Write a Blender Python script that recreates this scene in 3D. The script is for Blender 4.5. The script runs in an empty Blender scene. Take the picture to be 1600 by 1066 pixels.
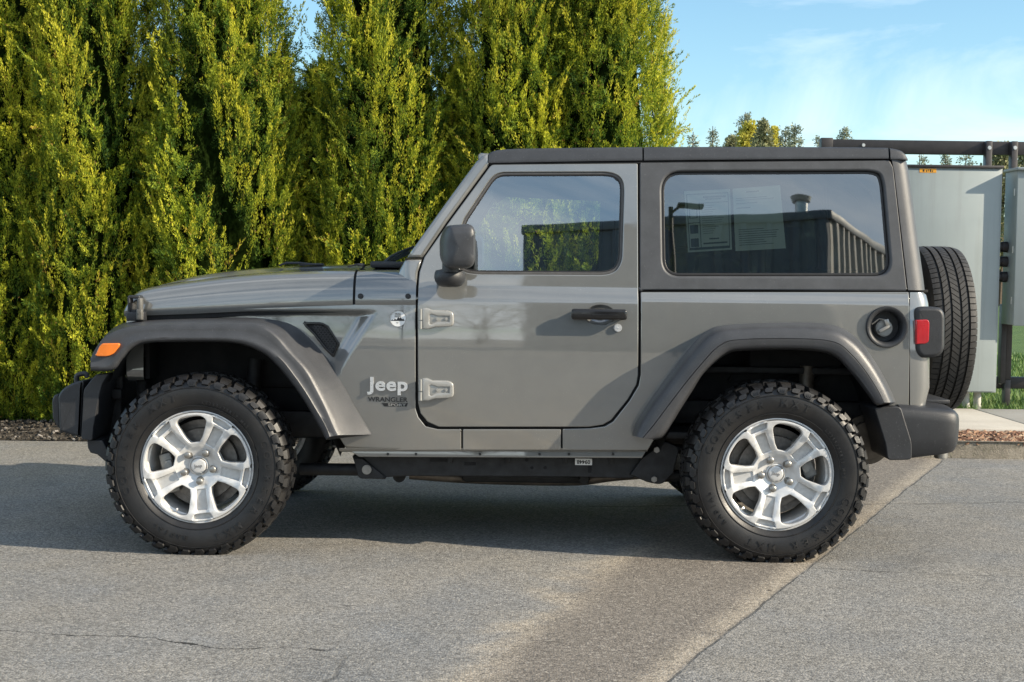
import bpy, bmesh, math, random
import numpy as np
from mathutils import Vector, Matrix
R = math.radians
scene = bpy.context.scene
COL = scene.collection
random.seed(7)

# ------------------------------------------------------------------ camera
CAM = Vector((0.0, -6.2, 1.235))
FPX = 2220.0
PITCH = R(2.785)
ROLL = R(0.76)
FW = Vector((0, math.cos(PITCH), -math.sin(PITCH)))
U0 = Vector((0, math.sin(PITCH), math.cos(PITCH)))
R0 = Vector((1, 0, 0))
RT = R0 * math.cos(ROLL) + U0 * math.sin(ROLL)
UP = U0 * math.cos(ROLL) - R0 * math.sin(ROLL)
cam_data = bpy.data.cameras.new("camera")
cam = bpy.data.objects.new("camera", cam_data)
COL.objects.link(cam)
cam.matrix_world = Matrix(((RT.x, UP.x, -FW.x, CAM.x), (RT.y, UP.y, -FW.y, CAM.y), (RT.z, UP.z, -FW.z, CAM.z), (0, 0, 0, 1)))
cam_data.sensor_width = 36.0
cam_data.lens = 36.0 * FPX / 1600.0
cam_data.clip_start = 0.05
cam_data.clip_end = 3000.0
scene.camera = cam

# ------------------------------------------------------------------ light
SUN_EL, SUN_AZ = 26.0, 17.0          # azimuth measured from +X towards the camera side
sv = Vector((math.cos(R(SUN_EL)) * math.cos(R(SUN_AZ)), -math.cos(R(SUN_EL)) * math.sin(R(SUN_AZ)), math.sin(R(SUN_EL))))
sun_data = bpy.data.lights.new("sun", 'SUN')
sun_data.energy = 3.7
sun_data.angle = R(0.5)
sun_data.color = (1.0, 0.87, 0.68)
sun = bpy.data.objects.new("sun", sun_data)
COL.objects.link(sun)
sun.rotation_mode = 'QUATERNION'
sun.rotation_quaternion = sv.to_track_quat('Z', 'Y')

world = bpy.data.worlds.new("World")
scene.world = world
world.use_nodes = True
wn, wl = world.node_tree.nodes, world.node_tree.links
wn.clear()
w_out = wn.new('ShaderNodeOutputWorld')
w_bg = wn.new('ShaderNodeBackground')
w_bg.inputs['Strength'].default_value = 0.13
sky = wn.new('ShaderNodeTexSky')
sky.sky_type = 'NISHITA'
sky.sun_disc = False
sky.sun_elevation = R(SUN_EL)
sky.sun_rotation = math.atan2(sv.x, sv.y)
sky.air_density = 1.0
sky.dust_density = 0.4
sky.ozone_density = 2.2
tc = wn.new('ShaderNodeTexCoord')
sep = wn.new('ShaderNodeSeparateXYZ')
wl.new(tc.outputs['Generated'], sep.inputs[0])
def wmath(op, a, b=None, clamp=False):
    n = wn.new('ShaderNodeMath'); n.operation = op; n.use_clamp = clamp
    for i, v in enumerate((a, b)):
        if v is None: continue
        if isinstance(v, (int, float)): n.inputs[i].default_value = v
        else: wl.new(v, n.inputs[i])
    return n.outputs[0]
zz = wmath('ADD', wmath('MAXIMUM', sep.outputs[2], 0.0), 0.34)
cx_ = wmath('DIVIDE', sep.outputs[0], zz)
cy_ = wmath('DIVIDE', sep.outputs[1], zz)
comb = wn.new('ShaderNodeCombineXYZ')
wl.new(wmath('ADD', wmath('MULTIPLY', cx_, 0.75), 3.3), comb.inputs[0])
wl.new(wmath('ADD', wmath('MULTIPLY', cy_, 1.3), wmath('MULTIPLY', cx_, 0.35)), comb.inputs[1])
nz = wn.new('ShaderNodeTexNoise')
nz.inputs['Scale'].default_value = 1.25
nz.inputs['Detail'].default_value = 9.0
nz.inputs['Roughness'].default_value = 0.58
nz.inputs['Distortion'].default_value = 1.1
wl.new(comb.outputs[0], nz.inputs['Vector'])
ramp = wn.new('ShaderNodeValToRGB')
ramp.color_ramp.elements[0].position = 0.53
ramp.color_ramp.elements[0].color = (0, 0, 0, 1)
ramp.color_ramp.elements[1].position = 0.80
ramp.color_ramp.elements[1].color = (0.85, 0.85, 0.85, 1)
# more cloud overhead and behind the viewpoint than over the lawn, added to raise the ambient light
cover = wn.new('ShaderNodeMapRange'); cover.interpolation_type = 'SMOOTHSTEP'
cover.inputs['From Min'].default_value = 0.75; cover.inputs['From Max'].default_value = -0.45
cover.inputs['To Min'].default_value = 0.0; cover.inputs['To Max'].default_value = 0.155
wl.new(sep.outputs[1], cover.inputs['Value'])
low = wn.new('ShaderNodeMapRange'); low.interpolation_type = 'SMOOTHSTEP'
low.inputs['From Min'].default_value = 0.16; low.inputs['From Max'].default_value = 0.02
low.inputs['To Min'].default_value = 0.0; low.inputs['To Max'].default_value = 0.09
wl.new(sep.outputs[2], low.inputs['Value'])
wl.new(wmath('ADD', wmath('ADD', nz.outputs[0], cover.outputs[0]), low.outputs[0]), ramp.inputs[0])
tint = wn.new('ShaderNodeMixRGB'); tint.blend_type = 'MULTIPLY'; tint.inputs[0].default_value = 1.0
tint.inputs[2].default_value = (0.60, 0.71, 0.70, 1)
wl.new(sky.outputs[0], tint.inputs[1])
cm = wn.new('ShaderNodeMixRGB')
wl.new(ramp.outputs[0], cm.inputs[0])
wl.new(tint.outputs[0], cm.inputs[1])
cm.inputs[2].default_value = (4.9, 5.2, 5.5, 1)
wl.new(cm.outputs[0], w_bg.inputs['Color'])
wl.new(w_bg.outputs[0], w_out.inputs['Surface'])

vs = scene.view_settings
vs.view_transform = 'Standard'
vs.look = 'None'
vs.exposure = 1.15
vs.gamma = 1.0
vs.use_curve_mapping = False
scene.cycles.max_bounces = 8
scene.cycles.transparent_max_bounces = 16
scene.cycles.caustics_reflective = False
scene.cycles.caustics_refractive = False

# ------------------------------------------------------------------ pixel -> world
def ray(px, py):
    return FW * FPX + RT * (px - 800.0) - UP * (py - 533.0)
def W(px, py, Y):
    d = ray(px, py)
    return CAM + d * ((Y - CAM.y) / d.y)
def G(px, py, z=0.0):
    d = ray(px, py)
    return CAM + d * ((z - CAM.z) / d.z)
def pxpy(p):
    v = Vector(p) - CAM
    k = FPX / v.dot(FW)
    return 800 + v.dot(RT) * k, 533 - v.dot(UP) * k

# ------------------------------------------------------------------ materials
class NT:
    """small node-tree helper"""
    def __init__(s, name):
        s.m = bpy.data.materials.new(name); s.m.use_nodes = True
        s.n, s.l = s.m.node_tree.nodes, s.m.node_tree.links
        s.b = s.n['Principled BSDF']; s.out = s.n['Material Output']
        s.tc = s.n.new('ShaderNodeTexCoord')
    def set(s, **k):
        for a, v in k.items():
            i = s.b.inputs[a.replace('_', ' ')]
            if hasattr(v, 'links') or isinstance(v, bpy.types.NodeSocket): s.l.new(v, i)
            else: i.default_value = v
        return s
    def col(s, c): return (c[0], c[1], c[2], 1.0)
    def noise(s, scale, detail=3, rough=0.5, vec=None, dist=0.0, stretch=None):
        n = s.n.new('ShaderNodeTexNoise')
        n.inputs['Scale'].default_value = scale; n.inputs['Detail'].default_value = detail
        n.inputs['Roughness'].default_value = rough; n.inputs['Distortion'].default_value = dist
        v = vec if vec is not None else s.tc.outputs['Object']
        if stretch:
            mp = s.n.new('ShaderNodeMapping'); mp.inputs['Scale'].default_value = stretch
            s.l.new(v, mp.inputs[0]); v = mp.outputs[0]
        s.l.new(v, n.inputs['Vector'])
        return n.outputs[0]
    def voro(s, scale, feature='F1', out='Distance', vec=None):
        n = s.n.new('ShaderNodeTexVoronoi'); n.feature = feature
        n.inputs['Scale'].default_value = scale
        s.l.new(vec if vec is not None else s.tc.outputs['Object'], n.inputs['Vector'])
        return n.outputs[out]
    def math(s, op, a, b=None, clamp=False):
        n = s.n.new('ShaderNodeMath'); n.operation = op; n.use_clamp = clamp
        for i, v in enumerate((a, b)):
            if v is None: continue
            if isinstance(v, (int, float)): n.inputs[i].default_value = v
            else: s.l.new(v, n.inputs[i])
        return n.outputs[0]
    def ramp(s, f, stops):
        n = s.n.new('ShaderNodeValToRGB'); e = n.color_ramp.elements
        while len(e) < len(stops): e.new(0.5)
        for i, (p, c) in enumerate(stops):
            e[i].position = p
            e[i].color = s.col(c) if isinstance(c, tuple) else (c, c, c, 1)
        s.l.new(f, n.inputs[0]); return n.outputs[0]
    def mix(s, f, a, b, mode='MIX'):
        n = s.n.new('ShaderNodeMixRGB'); n.blend_type = mode
        for i, v in ((0, f), (1, a), (2, b)):
            if isinstance(v, (int, float)): n.inputs[i].default_value = v if i == 0 else (v, v, v, 1)
            elif isinstance(v, tuple): n.inputs[i].default_value = s.col(v)
            else: s.l.new(v, n.inputs[i])
        return n.outputs[0]
    def bump(s, h, strength=0.3, dist=0.01, normal=None):
        n = s.n.new('ShaderNodeBump'); n.inputs['Strength'].default_value = strength
        n.inputs['Distance'].default_value = dist
        s.l.new(h, n.inputs['Height'])
        if normal is not None: s.l.new(normal, n.inputs['Normal'])
        return n.outputs[0]
    def smooth(s, v, a, b):
        n = s.n.new('ShaderNodeMapRange'); n.interpolation_type = 'SMOOTHSTEP'
        n.inputs['From Min'].default_value = a; n.inputs['From Max'].default_value = b
        s.l.new(v, n.inputs['Value']); return n.outputs[0]
    def xyz(s, vec=None):
        n = s.n.new('ShaderNodeSeparateXYZ')
        s.l.new(vec if vec is not None else s.tc.outputs['Object'], n.inputs[0]); return n.outputs
M = {}
def simple(name, c, rough=0.5, metal=0.0, nscale=40, var=0.12, bump=0.0, bscale=300, **kw):
    t = NT(name)
    f = t.noise(nscale, 4)
    a = tuple(x * (1 - var) for x in c); b = tuple(min(1, x * (1 + var)) for x in c)
    t.set(Base_Color=t.ramp(f, [(0.3, a), (0.7, b)]), Metallic=metal)
    rf = t.noise(nscale * 0.7, 3)
    t.set(Roughness=t.ramp(rf, [(0.3, max(0.02, rough - 0.07)), (0.7, min(1, rough + 0.07))]))
    if bump: t.set(Normal=t.bump(t.noise(bscale, 3), bump, 0.002))
    for k, v in kw.items(): t.set(**{k: v})
    M[name] = t.m
    return t

# car paint: grey clear-coat with faint flake, road film low down and dried water spots
t = NT('grey_paint'); M['paint'] = t.m
fl = t.noise(9, 5, 0.6)
z = t.xyz()
dust = t.math('MULTIPLY', t.smooth(z[2], 0.85, 0.42), t.noise(14, 5, 0.65))
base = t.ramp(fl, [(0.3, (0.135, 0.138, 0.133)), (0.7, (0.152, 0.154, 0.147))])
spots = t.ramp(t.voro(105), [(0.0, 1.0), (0.10, 0.55), (0.16, 0.0)])
spotmask = t.math('MULTIPLY', spots, t.smooth(t.noise(5, 3), 0.52, 0.64))
c2 = t.mix(t.math('MULTIPLY', dust, 0.75), base, (0.19, 0.17, 0.14))
c2 = t.mix(t.math('MULTIPLY', spotmask, 0.55), c2, (0.42, 0.42, 0.41))
t.set(Base_Color=c2, Roughness=0.34, Metallic=0.0, IOR=1.45, Coat_Weight=1.0, Coat_IOR=2.25)
t.set(Coat_Roughness=t.ramp(t.noise(22, 4), [(0.35, 0.02), (0.75, 0.07)]))
t.set(Coat_Normal=t.bump(t.noise(3.0, 2), 0.05, 0.02))

# textured black plastic / hard top
def plastic(name, c, rough, fine=900, spec=0.5):
    t = NT(name); M[name] = t.m
    f = t.noise(12, 5, 0.6)
    a = tuple(x * 0.85 for x in c); b = tuple(x * 1.2 for x in c)
    dustc = t.mix(t.math('MULTIPLY', t.smooth(t.noise(160, 2), 0.62, 0.78), 0.25), t.ramp(f, [(0.3, a), (0.7, b)]), (0.20, 0.20, 0.20))
    t.set(Base_Color=dustc, Roughness=rough, IOR=1.5)
    t.set(Normal=t.bump(t.noise(fine, 2), 0.35, 0.0012))
plastic('flare_plastic', (0.046, 0.048, 0.053), 0.38)
plastic('black_plastic', (0.022, 0.0235, 0.027), 0.47)
plastic('hardtop', (0.058, 0.061, 0.067), 0.50, 700)
plastic('roof_black', (0.036, 0.039, 0.045), 0.46, 700)
simple('dark_void', (0.006, 0.006, 0.007), 0.8, nscale=9, var=0.3)
simple('underbody', (0.012, 0.0125, 0.014), 0.6, nscale=25, var=0.6, bump=0.3, bscale=90)
simple('liner', (0.010, 0.011, 0.013), 0.75, nscale=20, var=0.3, bump=0.3, bscale=200)
simple('rubber_seal', (0.016, 0.015, 0.015), 0.45)
simple('seal_trim', (0.075, 0.072, 0.070), 0.45)
simple('gloss_black', (0.012, 0.012, 0.013), 0.18)
simple('chrome', (0.75, 0.75, 0.76), 0.16, 1.0, nscale=80, var=0.05)
simple('bright_badge', (0.72, 0.73, 0.74), 0.28, 0.55, nscale=80, var=0.05)
simple('steel_bolt', (0.32, 0.31, 0.29), 0.40, 0.8)
simple('disc_steel', (0.20, 0.19, 0.18), 0.45, 0.7, nscale=60, var=0.25)
simple('caliper', (0.26, 0.26, 0.25), 0.5, 0.5)
simple('exhaust', (0.16, 0.135, 0.11), 0.5, 0.6, nscale=18, var=0.35)
simple('decal_black', (0.012, 0.012, 0.013), 0.4)
simple('white_decal', (0.78, 0.78, 0.77), 0.4, var=0.03)
simple('seat_cloth', (0.022, 0.022, 0.024), 0.9, bump=0.3, bscale=400)
simple('hinge_paint', (0.36, 0.355, 0.335), 0.33, 0.25, nscale=60, var=0.05, Coat_Weight=0.6)
t = NT('wheel_silver'); M['silver'] = t.m
t.set(Base_Color=t.mix(t.math('MULTIPLY', t.smooth(t.noise(9, 6, 0.7), 0.42, 0.75), 0.40), t.ramp(t.noise(30, 4), [(0.3, (0.64, 0.64, 0.635)), (0.7, (0.72, 0.72, 0.715))]), (0.30, 0.27, 0.23)), Metallic=0.25, Roughness=0.36, Coat_Weight=0.35, Coat_Roughness=0.1)
simple('wheel_pocket', (0.54, 0.54, 0.535), 0.42, 0.3, nscale=60, var=0.1)  # same metal, darker: recess shade put into the pocket colour
t = NT('tyre_rubber'); M['rubber'] = t.m
f = t.noise(26, 6, 0.65)
du = t.math('MULTIPLY', t.smooth(t.noise(7, 4), 0.45, 0.75), 0.28)
t.set(Base_Color=t.mix(du, t.ramp(f, [(0.3, (0.007, 0.007, 0.008)), (0.7, (0.014, 0.014, 0.015))]), (0.050, 0.045, 0.038)),
      Roughness=t.ramp(t.noise(12, 4), [(0.3, 0.36), (0.7, 0.55)]), Normal=t.bump(t.noise(220, 4), 0.25, 0.002))
t = NT('tread_worn'); M['tread'] = t.m
t.set(Base_Color=t.ramp(t.noise(30, 6, 0.7), [(0.3, (0.018, 0.018, 0.018)), (0.7, (0.046, 0.044, 0.042))]), Roughness=0.62, Normal=t.bump(t.noise(200, 4), 0.35, 0.002))
simple('marker_orange', (0.80, 0.20, 0.02), 0.22, nscale=15, var=0.08, Coat_Weight=0.7)
simple('tail_red', (0.42, 0.008, 0.016), 0.16, nscale=15, var=0.15, Coat_Weight=1.0)

def glass(name, tintc, refl, wav=0.0, wscale=6.0):
    t = NT(name); M[name] = t.m
    t.n.remove(t.b)
    tr = t.n.new('ShaderNodeBsdfTransparent'); tr.inputs[0].default_value = t.col(tintc)
    gl = t.n.new('ShaderNodeBsdfGlossy'); gl.inputs['Roughness'].default_value = 0.012
    gl.inputs['Color'].default_value = (0.93, 0.96, 0.97, 1)
    if wav:
        nb = t.bump(t.noise(wscale, 2, stretch=(1.0, 1.0, 0.5)), wav, 0.02)
        t.l.new(nb, gl.inputs['Normal'])
    fr = t.n.new('ShaderNodeLayerWeight'); fr.inputs['Blend'].default_value = 0.35
    smear = t.math('MULTIPLY', t.noise(4, 5), 0.03)
    fac = t.math('ADD', t.math('MULTIPLY', fr.outputs['Fresnel'], 0.7), t.math('ADD', smear, refl), True)
    mx = t.n.new('ShaderNodeMixShader')
    t.l.new(fac, mx.inputs[0]); t.l.new(tr.outputs[0], mx.inputs[1]); t.l.new(gl.outputs[0], mx.inputs[2])
    t.l.new(mx.outputs[0], t.out.inputs['Surface'])
glass('clear_glass', (0.72, 0.82, 0.78), 0.26, 0.012, 3.0)
glass('far_glass', (0.80, 0.88, 0.84), 0.05)
glass('privacy_glass', (0.42, 0.48, 0.46), 0.19, 0.026, 3.0)
glass('privacy_far', (0.05, 0.055, 0.055), 0.05)

# ------------------------------------------------------------------ object helpers
def mesh_obj(name, verts, faces, mat, parent=None, smooth=True, sharp=40, mats=None, midx=None):
    me = bpy.data.meshes.new(name)
    me.from_pydata([tuple(v) for v in verts], [], [tuple(f) for f in faces])
    return link_mesh(name, me, mat, parent, smooth, sharp, mats, midx)
def link_mesh(name, me, mat, parent=None, smooth=True, sharp=40, mats=None, midx=None):
    for m_ in (mats or [mat]): me.materials.append(m_ if not isinstance(m_, str) else M[m_])
    if midx is not None: me.polygons.foreach_set('material_index', midx)
    if smooth:
        me.shade_smooth()
        if sharp: me.set_sharp_from_angle(angle=R(sharp))
    me.update()
    o = bpy.data.objects.new(name, me)
    COL.objects.link(o)
    if parent is not None: adopt(o, parent)
    return o
WORLD_LOC = {}
def adopt(o, p):
    o.parent = p
    off = world_loc(p)
    o.matrix_parent_inverse = Matrix.Translation(-off)
def world_loc(o):
    l = Vector(o.location)
    if o.parent is not None:
        l = l + world_loc(o.parent) + o.matrix_parent_inverse.translation
    return l
def empty(name, loc, parent=None):
    o = bpy.data.objects.new(name, None)
    o.empty_display_size = 0.1
    COL.objects.link(o); o.location = loc
    if parent is not None: adopt(o, parent)
    return o
def tag(o, label=None, cat=None, group=None, kind=None):
    if label: o['label'] = label
    if cat: o['category'] = cat
    if group: o['group'] = group
    if kind: o['kind'] = kind
    return o
class MB:
    def __init__(s): s.v, s.f, s.mi = [], [], []
    def add(s, vs, fs, mi=0):
        o = len(s.v); s.v += [Vector(v) for v in vs]
        s.f += [tuple(i + o for i in f) for f in fs]; s.mi += [mi] * len(fs)
        return s
    def bm(s, b, mi=0, mtx=None):
        b.verts.index_update()
        vs = [(mtx @ v.co) if mtx else v.co.copy() for v in b.verts]
        s.add(vs, [[v.index for v in f.verts] for f in b.faces], mi); b.free(); return s
    def box(s, c, d, bev=0.0, mtx=None, mi=0, seg=2):
        b = bmesh.new(); bmesh.ops.create_cube(b, size=1)
        for v in b.verts: v.co = Vector((v.co.x * d[0], v.co.y * d[1], v.co.z * d[2]))
        if bev: bmesh.ops.bevel(b, geom=b.edges[:] , offset=bev, segments=seg, affect='EDGES', profile=0.5)
        m = Matrix.Translation(Vector(c))
        if mtx is not None: m = m @ mtx.to_4x4()
        return s.bm(b, mi, m)
    def cyl(s, a, b_, r, r2=None, seg=20, bev=0.0, mi=0, caps=True):
        a, b_ = Vector(a), Vector(b_); d = b_ - a
        q = d.to_track_quat('Z', 'Y').to_matrix().to_4x4()
        b = bmesh.new()
        bmesh.ops.create_cone(b, cap_ends=caps, segments=seg, radius1=r, radius2=r if r2 is None else r2, depth=d.length)
        if bev:
            ed = [e for e in b.edges if len(e.link_faces) == 2 and any(len(f.verts) > 4 for f in e.link_faces)]
            bmesh.ops.bevel(b, geom=ed, offset=bev, segments=2, affect='EDGES')
        return s.bm(b, mi, Matrix.Translation((a + b_) / 2) @ q)
    def tube(s, pts, r, seg=8, mi=0, caps=True):
        pts = [Vector(p) for p in pts]; n = len(pts)
        rr = r if isinstance(r, (list, tuple)) else [r] * n
        rows = []
        ref = None
        for i, p in enumerate(pts):
            t_ = (pts[min(i + 1, n - 1)] - pts[max(i - 1, 0)]).normalized()
            if ref is None: ref = t_.orthogonal().normalized()
            ref = (ref - t_ * ref.dot(t_)).normalized(); bi = t_.cross(ref)
            rows.append([p + (ref * math.cos(2 * math.pi * k / seg) + bi * math.sin(2 * math.pi * k / seg)) * rr[i] for k in range(seg)])
        return s.grid(rows, closed=True, mi=mi, caps=caps)
    def grid(s, rows, closed=False, mi=0, caps=False, flip=False):
        n, m = len(rows), len(rows[0]); vs = [p for r_ in rows for p in r_]; fs = []
        for i in range(n - 1):
            for j in range(m if closed else m - 1):
                k = (j + 1) % m
                q = (i * m + j, (i + 1) * m + j, (i + 1) * m + k, i * m + k)
                fs.append(q[::-1] if flip else q)
        if caps:
            fs.append(tuple(range(m))); fs.append(tuple((n - 1) * m + j for j in range(m))[::-1])
        return s.add(vs, fs, mi)
    def sphere(s, c, r, seg=16, mi=0):
        b = bmesh.new(); bmesh.ops.create_uvsphere(b, u_segments=seg, v_segments=seg // 2 + 2, radius=1)
        m = Matrix.Translation(Vector(c)) @ Matrix.Diagonal((*(r if isinstance(r, (list, tuple)) else (r, r, r)), 1))
        return s.bm(b, mi, m)
    def obj(s, name, mat, parent=None, smooth=True, sharp=40, mats=None, fix=True):
        me = bpy.data.meshes.new(name)
        me.from_pydata([tuple(v) for v in s.v], [], s.f)
        if fix:
            b = bmesh.new(); b.from_mesh(me)
            if mats: 
                for f, k in zip(b.faces, s.mi): f.material_index = k
            bmesh.ops.recalc_face_normals(b, faces=b.faces); b.to_mesh(me); b.free()
            return link_mesh(name, me, mat, parent, smooth, sharp, mats)
        return link_mesh(name, me, mat, parent, smooth, sharp, mats, s.mi if mats else None)
def catmull(pts, n=6):
    pts = [Vector(p) for p in pts]; out = []
    for i in range(len(pts) - 1):
        p0 = pts[max(i - 1, 0)]; p1, p2 = pts[i], pts[i + 1]; p3 = pts[min(i + 2, len(pts) - 1)]
        for k in range(n):
            t_ = k / n
            out.append(0.5 * ((2 * p1) + (p2 - p0) * t_ + (2 * p0 - 5 * p1 + 4 * p2 - p3) * t_ ** 2 + (3 * p1 - p0 - 3 * p2 + p3) * t_ ** 3))
    out.append(pts[-1]); return out
def round_poly(pts, n=6):
    """fillet the corners of a closed 2-D polygon given as (x, y[, radius])"""
    out = []; N = len(pts)
    for i, p in enumerate(pts):
        c = Vector(p[:2]); r = p[2] if len(p) > 2 else 0
        if not r: out.append(c); continue
        a = Vector(pts[i - 1][:2]) - c; b = Vector(pts[(i + 1) % N][:2]) - c
        ra = min(r, a.length * 0.49); rb = min(r, b.length * 0.49)
        A, B = c + a.normalized() * ra, c + b.normalized() * rb
        for k in range(n + 1):
            t_ = k / n; out.append(A * (1 - t_) ** 2 + c * 2 * t_ * (1 - t_) * 0.93 + (A + B) * 0.5 * 2 * t_ * (1 - t_) * 0.07 + B * t_ ** 2)
    return out
def poly_offset(p, d):
    """offset closed 2-D polygon inwards by d (any winding)"""
    N = len(p); area = sum(p[i].x * p[(i + 1) % N].y - p[(i + 1) % N].x * p[i].y for i in range(N))
    s = 1 if area > 0 else -1; out = []
    for i in range(N):
        e1 = (p[i] - p[i - 1]); e2 = (p[(i + 1) % N] - p[i])
        if e1.length < 1e-9 or e2.length < 1e-9: out.append(p[i].copy()); continue
        n1 = Vector((-e1.y, e1.x)).normalized() * s; n2 = Vector((-e2.y, e2.x)).normalized() * s
        b = n1 + n2
        if b.length < 1e-6: out.append(p[i].copy()); continue
        b.normalize(); out.append(p[i] + b * (d / max(0.35, b.dot(n1))))
    return out
def sstep(v, a, b):
    if a == b: return 0.0 if v < a else 1.0
    t_ = min(1, max(0, (v - a) / (b - a))); return t_ * t_ * (3 - 2 * t_)
def to_plane(pts, Yf):
    """pixel outline -> (x, z) on the surface y = Yf(x, z)"""
    out = []
    for p in pts:
        Y = 0.0
        for _ in range(6):
            q = W(p[0], p[1], Y); Y = Yf(q.x, q.z)
        out.append(Vector((q.x, q.z)))
    return out
def panel_mesh(name, outline, holes, Yf, thick=0.03, r=0.004, step=0.03, xstep=None, world2d=False, rh=None, extra=()):
    """sheet-metal panel: filled outline with holes on the surface y=Yf(x,z), rolled edges, custom normals"""
    b = bmesh.new()
    loops = []
    for k, lp in enumerate([outline] + list(holes)):
        pts = lp if world2d else to_plane(lp, Yf)
        q = [pts[0]]
        for p in pts[1:]:
            if (p - q[-1]).length > 0.0008: q.append(p)
        if (q[0] - q[-1]).length < 0.0008: q.pop()
        loops.append(poly_offset(q, r if k == 0 else -(rh or r)))
    eds = []
    for lp in loops:
        vsx = [b.verts.new((p.x, p.y, 0)) for p in lp]
        eds += [b.edges.new((vsx[i], vsx[(i + 1) % len(vsx)])) for i in range(len(vsx))]
    bmesh.ops.triangle_fill(b, use_beauty=True, use_dissolve=False, edges=eds, normal=(0, 0, 1))
    xs = [v.co.x for v in b.verts]; zs = [v.co.y for v in b.verts]
    def cuts(lo, hi, st, ax):
        n = int((hi - lo) / st)
        for i in range(1, n + 1):
            c = lo + (hi - lo) * i / (n + 1)
            co = (c, 0, 0) if ax == 0 else (0, c, 0); no = (1, 0, 0) if ax == 0 else (0, 1, 0)
            bmesh.ops.bisect_plane(b, geom=b.verts[:] + b.edges[:] + b.faces[:], dist=1e-6, plane_co=co, plane_no=no)
    if step: cuts(min(zs), max(zs), step, 1)
    if xstep: cuts(min(xs), max(xs), xstep, 0)
    for ax_, lo_, hi_, st_ in extra:
        c_ = lo_
        while c_ < hi_:
            co = (c_, 0, 0) if ax_ == 0 else (0, c_, 0); no = (1, 0, 0) if ax_ == 0 else (0, 1, 0)
            bmesh.ops.bisect_plane(b, geom=b.verts[:] + b.edges[:] + b.faces[:], dist=1e-6, plane_co=co, plane_no=no); c_ += st_
    for f in b.faces:
        if f.normal.z < 0: f.normal_flip()
    b.verts.index_update()
    base = [(v.co.x, v.co.y) for v in b.verts]
    outd = {}
    bed = [e for e in b.edges if len(e.link_faces) == 1]
    for e in bed:
        f = e.link_faces[0]; lo = [l for l in f.loops if l.edge == e][0]
        a, c = lo.vert.co, lo.link_loop_next.vert.co
        n = Vector((c.y - a.y, -(c.x - a.x)))
        if n.length < 1e-9: continue
        n.normalize()
        for v in e.verts: outd.setdefault(v.index, []).append(n)
    od = {}; n0 = len(loops[0]); out_r = {}
    rad = {}
    # which loop each boundary vertex belongs to decides its edge radius
    if rh:
        adj = {}
        for e in bed:
            a_, b_ = e.verts[0].index, e.verts[1].index; adj.setdefault(a_, []).append(b_); adj.setdefault(b_, []).append(a_)
        left = set(adj); comps = []
        while left:
            st_ = [left.pop()]; comp = set(st_)
            while st_:
                for w_ in adj[st_.pop()]:
                    if w_ in left: left.discard(w_); comp.add(w_); st_.append(w_)
            comps.append(comp)
        comps.sort(key=lambda c_: -max(base[i][0] for i in c_) + min(base[i][0] for i in c_))
        for ci, comp in enumerate(comps):
            for i in comp: rad[i] = r if ci == 0 else rh
    for i, ns in outd.items():
        s_ = sum(ns, Vector((0, 0)))
        od[i] = s_.normalized() / max(0.5, s_.normalized().dot(ns[0])) if s_.length > 1e-6 else ns[0]
    def nrm(x, z_):
        h = 0.004
        return Vector(((Yf(x + h, z_) - Yf(x - h, z_)) / (2 * h), -1, (Yf(x, z_ + h) - Yf(x, z_ - h)) / (2 * h))).normalized()
    V = [Vector((x, Yf(x, z_), z_)) for x, z_ in base]; NRM = [nrm(x, z_) for x, z_ in base]
    F = [[v.index for v in f.verts][::1] for f in b.faces]
    ring = {}
    angs = (0.35, 0.7, 1.0)
    for i in od:
        ids = [i]; x, z_ = base[i]; o3 = Vector((od[i].x, 0, od[i].y))
        for a in angs:
            an = a * math.pi / 2
            ids.append(len(V)); V.append(V[i] + o3 * (rad.get(i, r) * math.sin(an)) + Vector((0, rad.get(i, r) * (1 - math.cos(an)), 0)))
            NRM.append((NRM[i] * math.cos(an) + o3.normalized() * math.sin(an)).normalized())
        ids.append(len(V)); V.append(V[i] + o3 * rad.get(i, r) + Vector((0, thick, 0))); NRM.append(o3.normalized())
        ring[i] = ids
    for e in bed:
        f = e.link_faces[0]; lo = [l for l in f.loops if l.edge == e][0]
        a, c = lo.vert.index, lo.link_loop_next.vert.index
        for k in range(len(angs) + 1):
            F.append([c, a][::1] and [ring[c][k], ring[a][k], ring[a][k + 1], ring[c][k + 1]])
    b.free()
    me = bpy.data.meshes.new(name)
    me.from_pydata([tuple(v) for v in V], [], F)
    me.shade_smooth()
    me.normals_split_custom_set_from_vertices([tuple(n) for n in NRM])
    return me
def panel(name, outline, holes, Yf, mat, parent, far=None, thick=0.03, r=0.004, step=0.03, xstep=None, rh=None, extra=()):
    me = panel_mesh(name, outline, holes, Yf, thick, r, step, xstep, False, rh, extra)
    o = link_mesh(name, me, mat, parent, smooth=False)
    if far is not None:
        mirror_obj(o, far)
    return o
YC = 0.79
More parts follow.
